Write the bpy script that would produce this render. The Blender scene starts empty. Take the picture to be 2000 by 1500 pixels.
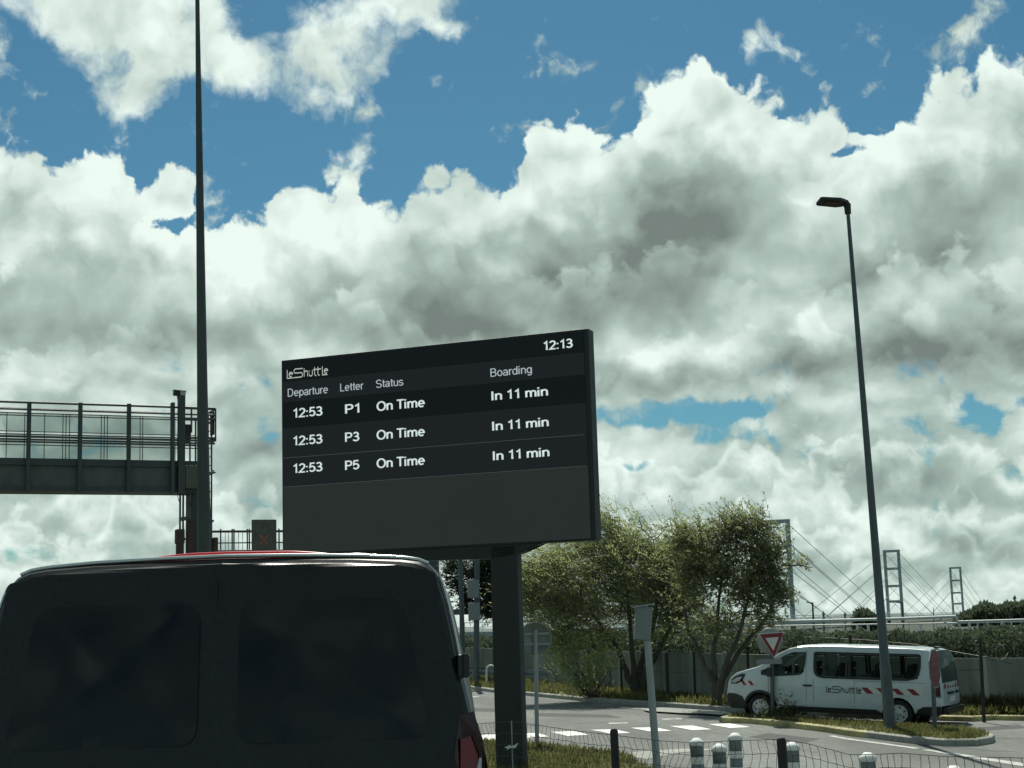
import bpy, bmesh, math, random
import numpy as np
from mathutils import Vector, Matrix
from math import sin, cos, pi, radians as R_

S = bpy.context.scene
COL = S.collection

# ------------------------------------------------------------------ camera
F = 3000.0                      # focal length in photo pixels (photo 2000 wide)
H = 2.65                        # eye height above the road
_p = math.atan(475 / 3000.0); _r = 0.03
_f = Vector((0, cos(_p), sin(_p))); _r0 = Vector((1, 0, 0)); _u0 = _r0.cross(_f)
CR = _r0 * cos(_r) - _u0 * sin(_r); CU = _r0 * sin(_r) + _u0 * cos(_r)
cam_d = bpy.data.cameras.new("camera"); cam = bpy.data.objects.new("camera", cam_d); COL.objects.link(cam)
cam_d.sensor_width = 36; cam_d.lens = 36 * F / 2000; cam_d.clip_start = 0.1; cam_d.clip_end = 20000
m = Matrix((CR, CU, -_f)).transposed().to_4x4(); m.translation = Vector((0, 0, H)); cam.matrix_world = m
S.camera = cam

def ray(px, py): return _f + CR * ((px - 1000) / F) + CU * ((750 - py) / F)
def P(px, py, Y):
    d = ray(px, py); return Vector((0, 0, H)) + d * (Y / d.y)
# the road rises gently towards the far left of the small island
RO = Vector((9.0, 38.2)); RD = Vector((-cos(R_(30)), sin(R_(30)))); RS = 0.032; RL = 5.5
def zt(x, y):
    t = (Vector((x, y)) - RO).dot(RD)
    return RS * min(max(t, 0), RL)
def G(px, py, dz=0.0):
    d = ray(px, py); z = dz
    for _ in range(12):
        q = Vector((0, 0, H)) + d * ((z - H) / d.z); z = zt(q.x, q.y) + dz
    return q

# ------------------------------------------------------------------ view, sun, sky
S.view_settings.view_transform = 'Standard'; S.view_settings.look = 'None'
S.view_settings.exposure = 0.0; S.view_settings.gamma = 1.0
SUN_EL, SUN_AZ = R_(52), R_(-1.0)          # azimuth from +Y towards +X
sun_d = bpy.data.lights.new("sun", 'SUN'); sun = bpy.data.objects.new("sun", sun_d); COL.objects.link(sun)
sun_d.energy = 5.0; sun_d.angle = R_(0.53); sun_d.color = (1.0, 0.97, 0.86)
_sv = Vector((sin(SUN_AZ) * cos(SUN_EL), cos(SUN_AZ) * cos(SUN_EL), sin(SUN_EL)))
sun.rotation_euler = _sv.to_track_quat('Z', 'Y').to_euler(); sun.location = (0, 20, 40)

W = bpy.data.worlds.new("World"); S.world = W; W.use_nodes = True
NT = W.node_tree; NT.nodes.clear()
class V:                                     # tiny node algebra: scalars
    def __init__(s, k): s.k = k
    def __add__(a, b): return mth('ADD', a, b)
    __radd__ = __add__
    def __sub__(a, b): return mth('SUBTRACT', a, b)
    def __rsub__(a, b): return mth('SUBTRACT', b, a)
    def __mul__(a, b): return mth('MULTIPLY', a, b)
    __rmul__ = __mul__
    def __truediv__(a, b): return mth('DIVIDE', a, b)
def _put(node, i, v):
    if isinstance(v, V): NT.links.new(v.k, node.inputs[i])
    else: node.inputs[i].default_value = v
def mth(op, a, b=None, c=None, clamp=False):
    n = NT.nodes.new('ShaderNodeMath'); n.operation = op; n.use_clamp = clamp
    for i, v in enumerate((a, b, c)):
        if v is not None: _put(n, i, v)
    return V(n.outputs[0])
def vmt(op, a, b=None, c=None):
    n = NT.nodes.new('ShaderNodeVectorMath'); n.operation = op
    for i, v in enumerate((a, b, c)):
        if v is not None: _put(n, i, v)
    return V(n.outputs['Value'] if op in ('DOT_PRODUCT', 'LENGTH', 'DISTANCE') else n.outputs['Vector'])
def xyz(x, y, z):
    n = NT.nodes.new('ShaderNodeCombineXYZ')
    for i, v in enumerate((x, y, z)): _put(n, i, v)
    return V(n.outputs[0])
def sstep(x, a, b, lo=0.0, hi=1.0):
    n = NT.nodes.new('ShaderNodeMapRange'); n.interpolation_type = 'SMOOTHSTEP'
    for i, v in enumerate((x, a, b, lo, hi)): _put(n, i, v)
    return V(n.outputs[0])
def noise(vec, scale, detail=5, rough=.55, col=False):
    n = NT.nodes.new('ShaderNodeTexNoise'); n.noise_dimensions = '2D'
    _put(n, 'Vector', vec); n.inputs['Scale'].default_value = scale
    n.inputs['Detail'].default_value = detail; n.inputs['Roughness'].default_value = rough
    return V(n.outputs['Color' if col else 'Fac'])
def puff(vec, scale, detail=2, rough=.5, smooth=.35):
    n = NT.nodes.new('ShaderNodeTexVoronoi'); n.feature = 'SMOOTH_F1'; n.voronoi_dimensions = '2D'; n.normalize = False
    _put(n, 'Vector', vec); n.inputs['Scale'].default_value = scale
    n.inputs['Detail'].default_value = detail; n.inputs['Roughness'].default_value = rough
    n.inputs['Smoothness'].default_value = smooth
    return V(n.outputs['Distance'])
def mixc(f, a, b):
    n = NT.nodes.new('ShaderNodeMix'); n.data_type = 'RGBA'; n.clamp_factor = True
    _put(n, 0, f)
    for i, v in ((6, a), (7, b)):
        if isinstance(v, V): NT.links.new(v.k, n.inputs[i])
        else: n.inputs[i].default_value = (*v, 1)
    return V(n.outputs[2])
def ae(px, py):                              # direction of a photo pixel: azimuth, elevation, in tenths of a radian
    d = ray(px, py).normalized(); return 10 * math.atan2(d.x, d.y), 10 * math.asin(d.z)
AZ0, AZ1, EL1 = -3.6, 3.6, 4.6
def outline(pts, az):                        # Float Curve: elevation of a cloud edge against azimuth
    q = sorted(ae(*p) for p in pts)
    n = NT.nodes.new('ShaderNodeFloatCurve'); c = n.mapping.curves[0]; n.mapping.extend = 'HORIZONTAL'
    P_ = [((a - AZ0) / (AZ1 - AZ0), max(0, min(1, e / EL1))) for a, e in q]
    while len(c.points) < len(P_): c.points.new(.5, .5)
    for k, (x, y) in enumerate(P_):
        c.points[k].location = (x, y); c.points[k].handle_type = 'AUTO_CLAMPED'
    n.mapping.update()
    t = mth('DIVIDE', az - AZ0, AZ1 - AZ0, clamp=True)
    n.inputs['Factor'].default_value = 1; NT.links.new(t.k, n.inputs['Value'])
    return V(n.outputs[0]) * EL1
def blobs(p2, lst):                          # sum of soft round patches (px, py, rx, ry, weight)
    tot = None
    for px, py, rx, ry, w in lst:
        a, e = ae(px, py)
        d = vmt('MULTIPLY', vmt('SUBTRACT', p2, (a, e, 0)), (300 / rx, 300 / ry, 0))
        g = mth('POWER', 0.3679, vmt('DOT_PRODUCT', d, d)) * w
        tot = g if tot is None else tot + g
    return tot

tc = NT.nodes.new('ShaderNodeTexCoord')
sep = NT.nodes.new('ShaderNodeSeparateXYZ'); NT.links.new(tc.outputs['Generated'], sep.inputs[0])
dx, dy, dz = (V(o) for o in sep.outputs)
az = mth('ARCTAN2', dx, dy) * 10.0; el = mth('ARCSINE', dz) * 10.0
p2 = xyz(az, el, 0.0)
# finer structure towards the horizon, where clouds are far away
elw = mth('POWER', mth('MAXIMUM', el, 0.0) + 0.25, 0.75) * 1.9
pw = xyz(az, elw, 0.0)
wv = vmt('SUBTRACT', noise(pw, 1.3, 3, .5, True), (.5, .5, .5))
wf = vmt('SUBTRACT', noise(p2, 6.0, 4, .6, True), (.5, .5, .5))
pa = vmt('ADD', p2, vmt('ADD', vmt('MULTIPLY', wv, (.22, .22, 0)), vmt('MULTIPLY', wf, (.09, .09, 0))))
def field(vec):                              # billowy cumulus edge relief, roughly -0.5 .. 0.5
    return (0.42 - puff(vec, 2.6, 3.5, .55, .3)) * 0.9 + (noise(vec, 4.5, 8, .58) - .5) * .9
def relief(vec, k):                          # broad rounded heaps used for the light and dark sides
    return (0.5 - puff(vec, 1.5 * k, 2.5, .5, .6)) * .8 + noise(vec, 2.4 * k, 5, .5) * .6
pz = vmt('ADD', pa, (0, 0, 3.3))
f0 = field(pz)
ps = vmt('ADD', p2, vmt('ADD', vmt('MULTIPLY', wv, (.3, .3, 0)), vmt('MULTIPLY', wf, (.05, .05, 0))))
rel = relief(ps, 1.0) - relief(vmt('ADD', ps, (0.0, 0.14, 0)), 1.0)    # positive on sides turned to the sun
big = noise(vmt('ADD', pw, (4.1, 2.2, 7.0)), .9, 6, .5) - .5
vec1 = vmt('ADD', vmt('ADD', pw, (9.0, 1.0, 0)), vmt('ADD', vmt('MULTIPLY', wv, (.3, .3, 0)), vmt('MULTIPLY', wf, (.05, .05, 0))))
h1 = relief(vec1, 1.05); h1b = relief(vmt('ADD', vec1, (0, .14, 0)), 1.05); n1 = noise(vec1, 2.2, 8, .55)
# --- main bank of cumulus
TOP = [(-60,300),(0,290),(30,274),(60,262),(85,280),(103,303),(135,284),(165,292),(190,282),(225,274),(245,272),(256,300),(270,345),(300,312),(322,298),(345,322),(368,335),(380,372),
 (395,440),(420,452),(440,466),(452,428),(475,411),(518,410),(526,380),(555,364),(585,356),(620,352),(645,335),(680,330),(700,362),(712,400),(760,398),(790,380),(830,346),(870,335),
 (910,334),(940,346),(958,350),(1000,340),(1017,318),(1040,256),(1060,232),(1090,224),(1110,213),(1138,228),(1158,250),(1172,276),(1184,268),(1205,243),(1240,224),(1262,184),
 (1300,160),(1340,134),(1390,126),(1420,119),(1450,138),(1480,154),(1520,182),(1555,196),(1600,174),(1640,190),(1665,212),(1700,240),(1740,228),(1770,214),(1800,174),(1830,148),
 (1880,138),(1908,140),(1918,113),(1960,98),(2000,92),(2060,90)]
BOT = [(-60,800),(200,790),(500,770),(800,760),(1000,790),(1165,835),(1300,815),(1420,795),(1560,795),(1650,785),(1750,785),(1900,757),(2060,727)]
top = outline(TOP, az + vmt('DOT_PRODUCT', wf, (.12, 0, 0)))
bot = outline(BOT, az)
elq = vmt('DOT_PRODUCT', pa, (0, 1, 0))
holes = blobs(pa, [(305,438,60,22,.55),(335,485,28,32,.5),(1690,245,40,20,.45),(1645,300,50,22,.55),(1600,355,46,18,.6),(1565,385,26,10,.5),(262,330,22,30,.3)])
dep = top - elq                                # how far below the top edge
s2 = dep + .08 + f0 * .25 + (n1 - .5) * .16 - holes * (.75 + (n1 - .5) * 2.2)
a2 = sstep(s2, -.01, .07) * sstep(el - bot + f0 * .16 + (n1 - .5) * .35, -.05, .13)
dk2 = blobs(pa, [(845,540,120,70,.62),(960,580,150,60,.4),(1150,600,260,50,.5),(1290,470,120,110,.55),(1380,420,90,70,.35),(1230,560,160,60,.35),(1100,540,60,90,.3),
 (1350,735,210,42,.75),(1200,765,120,35,.6),(1580,720,140,45,.65),(1900,670,200,62,.8),(1700,690,120,40,.5),(1840,490,120,80,.45),(1640,520,80,50,.3),(1950,420,70,120,.3),
 (140,650,170,42,.55),(60,370,70,36,.3),(190,360,50,30,.25),(130,500,60,40,.25),(20,430,60,40,.25),(520,640,220,40,.5),(700,610,110,40,.4),(330,660,90,30,.25),(900,650,180,34,.45),(60,560,50,40,.2),
 (1290,690,60,40,-.25),(1430,690,70,50,-.35),(1230,690,70,35,-.35),(1450,560,60,140,-.3),(1640,620,60,60,-.2)])
# --- wispy cloud above, at the upper left
holes3 = blobs(pa, [(452,30,24,50,.75),(480,70,26,18,.3),(40,120,36,50,.5),(670,115,16,40,.3),(815,75,26,26,.35),(440,230,70,40,.4)])
s3 = blobs(pa, [(80,-30,170,70,1.0),(230,40,150,90,1.1),(330,120,110,80,1.0),(270,165,70,36,.6),(330,20,120,70,.9),(470,110,60,60,.7),(520,150,70,50,.6),(600,110,110,80,1.0),(690,60,110,80,1.0),(690,165,70,36,.5),(800,0,120,50,.9),(860,55,60,28,.6),(895,45,26,16,.3),
  (180,180,60,55,.45),(230,215,80,36,.45),(15,95,50,50,.45),(120,30,90,50,.6),(310,255,20,55,.42),(610,205,80,26,.35),(420,60,40,90,.5),(900,-60,160,50,.8)]) + f0 * .95 + (n1 - .5) * .9 + big * .35 - holes3
a3 = mth('POWER', sstep(s3 + (noise(pa, 3.4, 8, .68) - .5) * 1.1, .0, 1.15), .85)
# --- low broken field behind, down to the horizon
hole1 = blobs(pa, [(1280,812,110,26,.9),(1440,800,80,22,.8),(1240,905,60,14,.5),(1895,785,30,60,.75),(1935,820,20,36,.6),(1990,780,30,40,.5),(1500,850,60,20,.3),(1340,850,60,20,.3)])
front = sstep(mth('ABSOLUTE', az), 3.2, 5.0, 1.0, 0.0)     # ahead of us the sky is nearly closed; elsewhere clouds are scattered
cov = sstep(el, 0.4, 3.0, .62, .42) * (1.0 - front) + front * 1.0
low = sstep(el, 1.5, 2.3, 1.0, 0.0) * front + (1.0 - front) * .42
s1 = (n1 - .5) * 2.0 + f0 * .5 + low * .9 - .06 - hole1 * 1.25
a1 = sstep(s1, -.05, .38)
dk1 = blobs(pa, [(1650,935,130,34,.5),(1900,955,110,40,.55),(1800,905,70,30,.3),(1850,1050,110,26,.3),(1450,1010,90,34,.22),(1180,880,40,30,.1),(520,1000,50,40,.3),(150,1010,110,30,.25),(230,880,100,40,.3),(500,880,50,50,.25),(1330,1000,60,30,.25)])
front0 = front
def lin(x): return mth('MULTIPLY', x, 1.0, clamp=True)
def row(b, e, amp, f, seed, depth, dark, fine, mask=None, base=1.0):
    """a rank of cumulus heaps: crisp bright heads, flanks fading into grey"""
    t = e + ((0.45 - puff(xyz(az, seed, 0.0), f, 2.0, .5, .25)) * 1.1 + (noise(xyz(az, seed + 3.3, 0.0), f * .5, 3, .5) - .5) * 1.9) * amp
    d = t - el + f0 * fine + dot_wv * fine * .8
    k = sstep(d, 0.0, .07 + fine * .2)
    if mask is not None: k = k * mask
    v = base - .04 - sstep(d, .0, depth) * dark + (h1 - h1b) * .55 - big * .7 + (n1 - .5) * .4
    return b * (1.0 - k) + v * k
dot_wv = vmt('DOT_PRODUCT', wv, (0, 1.0, 0))
b1 = .60 + (h1 - h1b) * .7 - big * .9 + (n1 - .5) * .5
for args in ((1.28, .30, 2.0, 1.1, .36, .42, .30), (.95, .30, 2.3, 5.7, .32, .46, .26), (.66, .24, 2.8, 9.3, .25, .44, .20), (.42, .16, 3.6, 13.9, .18, .40, .13), (.22, .10, 4.6, 17.2, .12, .34, .08)): b1 = row(b1, *args)
b1 = lin(b1 - dk1 * .55)
inner = sstep(dep, .25, .6)
rim = 1.0 - sstep(s2 + f0 * .25, .02, .75)
soft = noise(vmt('ADD', p2, (1.1, 6.3, 0)), .85, 3, .45) - .5
b2 = .545 + rim * .36 + rel * .62 - soft * .9
for args in ((2.55, .34, 1.5, 23.1, .60, .26, .34), (2.1, .34, 1.4, 27.7, .60, .28, .34), (1.7, .25, 1.6, 31.2, .5, .26, .3)): b2 = row(b2, *args, inner * .7, .86)
b2 = lin(b2 - dk2 * (.52 + big * .5) + f0 * .06 + (n1 - .5) * .16)
b3 = lin(.86 + rel * .6 + big * .3 + (n1 - .5) * .7)
sky = NT.nodes.new('ShaderNodeTexSky'); sky.sky_type = 'NISHITA'; sky.sun_disc = False
sky.sun_elevation = SUN_EL; sky.sun_rotation = SUN_AZ; sky.air_density = 1.0; sky.dust_density = .4; sky.ozone_density = 1.2
base = vmt('MULTIPLY', V(sky.outputs[0]), (.25, .505, .545))
def ramp(b):
    n = NT.nodes.new('ShaderNodeValToRGB'); e = n.color_ramp.elements
    e[0].position = 0; e[0].color = (1.85, 2.3, 2.1, 1); e[1].position = 1; e[1].color = (8.5, 9.7, 9.0, 1)
    x = e.new(.5); x.color = (4.2, 5.35, 4.8, 1)
    NT.links.new(b.k, n.inputs[0]); return V(n.outputs[0])
c = mixc(a1 * .97, base, ramp(b1))
c = mixc(a3, c, ramp(b3))
c = mixc(a2 * front, c, ramp(b2))
bg = NT.nodes.new('ShaderNodeBackground'); NT.links.new(c.k, bg.inputs[0]); bg.inputs[1].default_value = 0.1
out = NT.nodes.new('ShaderNodeOutputWorld'); NT.links.new(bg.outputs[0], out.inputs[0])
W.cycles.sampling_method = 'MANUAL'; W.cycles.sample_map_resolution = 512

# ------------------------------------------------------------------ materials
def mat(name, col, rough=.6, metal=0.0, var=.15, scale=3.0, bump=0.0, bscale=30.0, spec=.5, trans=0.0, emit=None, estr=0, coat=0.0, tcol=(.72, .80, .76), stretch=(1, 1, 1), var2=0.0, scale2=.35):
    m = bpy.data.materials.new(name); m.use_nodes = True; nt = m.node_tree; N = nt.nodes; L = nt.links
    b = N['Principled BSDF']; b.inputs['Roughness'].default_value = rough; b.inputs['Metallic'].default_value = metal
    b.inputs['Specular IOR Level'].default_value = spec; b.inputs['Coat Weight'].default_value = coat
    c = (*col, 1)
    co = N.new('ShaderNodeTexCoord'); mp = N.new('ShaderNodeMapping'); mp.inputs['Scale'].default_value = stretch
    L.new(co.outputs['Object'], mp.inputs['Vector'])
    if var > 0:
        n = N.new('ShaderNodeTexNoise'); n.inputs['Scale'].default_value = scale; n.inputs['Detail'].default_value = 6; n.inputs['Roughness'].default_value = .6
        L.new(mp.outputs[0], n.inputs['Vector'])
        mr = N.new('ShaderNodeMapRange'); mr.inputs['From Min'].default_value = .3; mr.inputs['From Max'].default_value = .7
        mr.inputs['To Min'].default_value = 1 - var; mr.inputs['To Max'].default_value = 1 + var; L.new(n.outputs['Fac'], mr.inputs['Value'])
        f = mr.outputs[0]
        if var2 > 0:
            n2 = N.new('ShaderNodeTexNoise'); n2.inputs['Scale'].default_value = scale2; n2.inputs['Detail'].default_value = 4
            L.new(mp.outputs[0], n2.inputs['Vector'])
            m2 = N.new('ShaderNodeMapRange'); m2.inputs['From Min'].default_value = .35; m2.inputs['From Max'].default_value = .65
            m2.inputs['To Min'].default_value = 1 - var2; m2.inputs['To Max'].default_value = 1 + var2; L.new(n2.outputs['Fac'], m2.inputs['Value'])
            mu = N.new('ShaderNodeMath'); mu.operation = 'MULTIPLY'; L.new(f, mu.inputs[0]); L.new(m2.outputs[0], mu.inputs[1]); f = mu.outputs[0]
        vm = N.new('ShaderNodeVectorMath'); vm.operation = 'SCALE'; vm.inputs[0].default_value = col; L.new(f, vm.inputs['Scale'])
        L.new(vm.outputs[0], b.inputs['Base Color'])
        r2 = N.new('ShaderNodeMapRange'); r2.inputs['To Min'].default_value = max(0, rough - .08); r2.inputs['To Max'].default_value = min(1, rough + .12)
        L.new(n.outputs['Fac'], r2.inputs['Value']); L.new(r2.outputs[0], b.inputs['Roughness'])
    else: b.inputs['Base Color'].default_value = c
    if bump > 0:
        n3 = N.new('ShaderNodeTexNoise'); n3.inputs['Scale'].default_value = bscale; n3.inputs['Detail'].default_value = 4; L.new(mp.outputs[0], n3.inputs['Vector'])
        bp = N.new('ShaderNodeBump'); bp.inputs['Strength'].default_value = bump; bp.inputs['Distance'].default_value = .02
        L.new(n3.outputs['Fac'], bp.inputs['Height']); L.new(bp.outputs[0], b.inputs['Normal'])
    if emit: b.inputs['Emission Color'].default_value = (*emit, 1); b.inputs['Emission Strength'].default_value = estr
    if trans > 0:
        tr = N.new('ShaderNodeBsdfTransparent'); mx = N.new('ShaderNodeMixShader'); mx.inputs[0].default_value = trans
        tr.inputs[0].default_value = (*tcol, 1)
        L.new(b.outputs[0], mx.inputs[1]); L.new(tr.outputs[0], mx.inputs[2]); L.new(mx.outputs[0], N['Material Output'].inputs[0])
    return m
def leafmat(name, col, tcol, k=.5, scale=1.2, var=.45):
    m = bpy.data.materials.new(name); m.use_nodes = True; nt = m.node_tree; N = nt.nodes; L = nt.links; N.remove(N['Principled BSDF'])
    d = N.new('ShaderNodeBsdfDiffuse'); t = N.new('ShaderNodeBsdfTranslucent'); g = N.new('ShaderNodeBsdfGlossy'); g.inputs['Roughness'].default_value = .45
    co = N.new('ShaderNodeTexCoord'); n = N.new('ShaderNodeTexNoise'); n.inputs['Scale'].default_value = scale; n.inputs['Detail'].default_value = 8; n.inputs['Roughness'].default_value = .75
    L.new(co.outputs['Object'], n.inputs['Vector'])
    mr = N.new('ShaderNodeMapRange'); mr.inputs['From Min'].default_value = .3; mr.inputs['From Max'].default_value = .7; mr.inputs['To Min'].default_value = 1 - var; mr.inputs['To Max'].default_value = 1 + var
    L.new(n.outputs['Fac'], mr.inputs['Value'])
    for c, s in ((col, d), (tcol, t)):
        v = N.new('ShaderNodeVectorMath'); v.operation = 'SCALE'; v.inputs[0].default_value = c; L.new(mr.outputs[0], v.inputs['Scale']); L.new(v.outputs[0], s.inputs['Color'])
    mx = N.new('ShaderNodeMixShader'); mx.inputs[0].default_value = k; L.new(d.outputs[0], mx.inputs[1]); L.new(t.outputs[0], mx.inputs[2])
    m2 = N.new('ShaderNodeMixShader'); m2.inputs[0].default_value = .02; L.new(mx.outputs[0], m2.inputs[1]); L.new(g.outputs[0], m2.inputs[2])
    L.new(m2.outputs[0], N['Material Output'].inputs[0]); return m
M = dict(
    asphalt=mat('asphalt', (.125, .135, .125), .85, var=.3, scale=7, bump=.45, bscale=60, var2=.3, scale2=.3, stretch=(1, .35, 1)),
    patch=mat('asphalt_patch', (.06, .066, .063), .9, var=.25, scale=9, bump=.4, bscale=60),
    tar=mat('tar_seam', (.035, .037, .036), .6, var=.3, scale=5),
    concrete=mat('concrete', (.30, .31, .28), .85, var=.2, scale=4, bump=.3, bscale=40, var2=.15),
    wallc=mat('panel_concrete', (.17, .19, .155), .9, var=.3, scale=2.2, bump=.3, bscale=25, stretch=(1, 1, .25), var2=.2),
    white_paint=mat('road_paint', (.74, .75, .70), .7, var=.12, scale=6),
    worn_paint=mat('worn_road_paint', (.42, .43, .40), .8, var=.45, scale=5),
    yellow_paint=mat('kerb_yellow_paint', (.36, .33, .15), .75, var=.3, scale=6, var2=.3, scale2=1.3),
    kerb=mat('kerb_stone', (.27, .275, .24), .85, var=.25, scale=5, bump=.2),
    soil=mat('field_ground', (.032, .042, .024), .95, var=.4, scale=1.5, bump=.5, bscale=12, var2=.3, scale2=.15),
    turf=mat('turf_ground', (.10, .10, .04), .95, var=.4, scale=4, bump=.6, bscale=30, var2=.3, scale2=.6),
    grass=leafmat('grass_blades', (.115, .12, .05), (.15, .155, .055), .5, .8, .5),
    dry=leafmat('dry_weeds', (.11, .11, .055), (.13, .13, .06), .5, 1.5, .5),
    leaf=leafmat('olive_leaves', (.19, .215, .105), (.47, .53, .23), .62, .9, .28),
    leaf_dark=leafmat('dark_leaves', (.135, .15, .085), (.32, .36, .16), .57, .9, .28),
    leaf_far=leafmat('far_leaves', (.075, .095, .065), (.09, .12, .07), .4, .5, .5),
    pine=leafmat('pine_needles', (.030, .042, .024), (.03, .04, .02), .3, 2, .4),
    bark=mat('bark', (.075, .07, .055), .9, var=.35, scale=9, bump=.6, bscale=25, stretch=(1, 1, .3)),
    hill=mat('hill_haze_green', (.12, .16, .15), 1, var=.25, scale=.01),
    galv=mat('galvanised_steel', (.30, .34, .35), .5, .55, var=.15, scale=5, stretch=(1, 1, .4)),
    steel_dark=mat('weathered_steel', (.10, .115, .11), .6, .3, var=.25, scale=3, stretch=(1, 1, .5)),
    mast=mat('mast_grey', (.060, .072, .072), .6, .2, var=.2, scale=2, stretch=(1, 1, .2)),
    lampgrey=mat('lamp_post_grey', (.085, .105, .11), .55, .3, var=.18, scale=2.5, stretch=(1, 1, .3)),
    black=mat('black_plastic', (.012, .013, .013), .5, var=.2, scale=6),
    rust=mat('rusty_brown', (.07, .042, .028), .8, var=.35, scale=8),
    blackpaint=mat('black_car_paint', (.0075, .0088, .0090), .3, 0, var=.5, scale=2.2, spec=.34, var2=.35, scale2=55, bump=.05, bscale=140),
    vanglass=mat('dark_tinted_glass', (.004, .006, .007), .06, 0, var=0, spec=.45),
    rearglass=mat('privacy_glass', (.0045, .0055, .006), .09, 0, var=.25, scale=2.5, spec=.30, var2=.3, scale2=50),
    chrome=mat('chrome', (.6, .62, .6), .12, 1, var=.05),
    red_lens=mat('red_lens', (.16, .006, .010), .15, 0, var=.1, scale=20, spec=.5),
    brake=mat('lit_brake_lens', (.25, .01, .015), .3, 0, var=.1, scale=20, spec=.3, emit=(.22, .004, .008), estr=1.0),
    lens_dark=mat('dark_red_lens', (.03, .005, .007), .12, 0, var=.15, scale=20, spec=.5),
    clear_lens=mat('clear_lens', (.42, .44, .44), .1, .2, var=.1, spec=.7),
    roofpad=mat('roof_grey', (.35, .37, .36), .25, .5, var=.1),
    rimhl=mat('roof_edge_highlight', (.55, .58, .56), .22, .8, var=.05),  # bright metal standing in for the sunlit edge highlights of the van
    cabinet=mat('display_cabinet', (.020, .025, .024), .55, .2, var=.15, scale=3),
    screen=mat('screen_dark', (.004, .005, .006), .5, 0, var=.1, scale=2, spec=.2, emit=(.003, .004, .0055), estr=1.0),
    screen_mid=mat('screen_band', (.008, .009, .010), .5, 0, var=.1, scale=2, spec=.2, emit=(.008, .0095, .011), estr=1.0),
    screen_low_reflection=mat('screen_blank', (.016, .019, .0175), .6, 0, var=.3, scale=.8, emit=(.012, .015, .0135), estr=1.0),  # base colour and glow raised to paint in the windscreen reflection
    screen_line=mat('screen_rule', (.05, .06, .06), .6, 0, var=.0, emit=(.045, .055, .053), estr=1.0),
    textb=mat('lit_text', (.5, .5, .5), .6, 0, var=0, emit=(.52, .60, .60), estr=1.0),
    textl=mat('lit_label_text', (.4, .4, .4), .6, 0, var=0, emit=(.30, .34, .37), estr=1.0),
    logo=mat('lit_logo', (.4, .4, .35), .6, 0, var=0, emit=(.36, .40, .36), estr=1.0),
    crossled=mat('red_cross_led', (.2, .02, .02), .6, 0, var=0, emit=(.13, .022, .02), estr=1.0),
    signbrown=mat('signal_housing', (.11, .105, .085), .7, .1, var=.2, scale=4),
    panel=mat('clear_screen_panel', (.35, .42, .42), .4, 0, var=.1, scale=3, trans=.76, tcol=(.90, .93, .91)),
    backgrey=mat('sign_back_grey', (.24, .27, .25), .55, .4, var=.15, scale=5),
    boxgrey=mat('box_back_grey', (.20, .23, .235), .6, .2, var=.1),
    signwhite=mat('sign_white', (.55, .58, .56), .5, 0, var=.05),
    signred=mat('sign_red', (.20, .012, .018), .45, 0, var=.12, scale=5),
    stopred=mat('faded_sign_red', (.12, .014, .016), .5, 0, var=.15, scale=4),
    faded=mat('faded_letter', (.24, .10, .09), .6, 0, var=.2, scale=10),
    vanwhite=mat('white_van_paint', (.46, .53, .55), .25, 0, var=.06, scale=1.5, coat=.5),
    vantint=mat('van_window_glass', (.006, .010, .009), .04, 0, var=0, spec=.5, trans=.78),
    decal=mat('dark_decal', (.03, .035, .035), .5, 0, var=0),
    stripered=mat('stripe_red', (.19, .012, .020), .45, 0, var=.1, scale=8),
    tyre=mat('tyre_rubber', (.014, .014, .014), .85, 0, var=.2, scale=10, bump=.2),
    rim=mat('rim_silver', (.42, .44, .43), .4, .6, var=.1, scale=8),
    seat=mat('seat_cloth', (.02, .023, .025), .9, 0, var=.2),
    bolw=mat('bollard_white', (.70, .72, .69), .6, 0, var=.15, scale=8, var2=.1, scale2=3),
    bolg=mat('bollard_grey_band', (.15, .19, .20), .5, .1, var=.15, scale=8),
    wire=mat('fence_wire', (.07, .075, .065), .6, .4, var=.2, scale=10),
    fpost=mat('dark_fence_post', (.018, .020, .018), .75, 0, var=.3, scale=8),
    white_steel=mat('white_painted_steel', (.62, .66, .63), .5, 0, var=.15, scale=1),
    bridgegrey=mat('bridge_pylon_grey', (.30, .36, .36), .6, .1, var=.12, scale=.4),
    cable=mat('stay_cable', (.16, .21, .21), .6, .2, var=.1),
    ribbon=mat('white_ribbon', (.75, .75, .7), .8, 0, var=.1),
    cctv_white=mat('camera_housing', (.42, .42, .40), .5, 0, var=.1),
)

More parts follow.
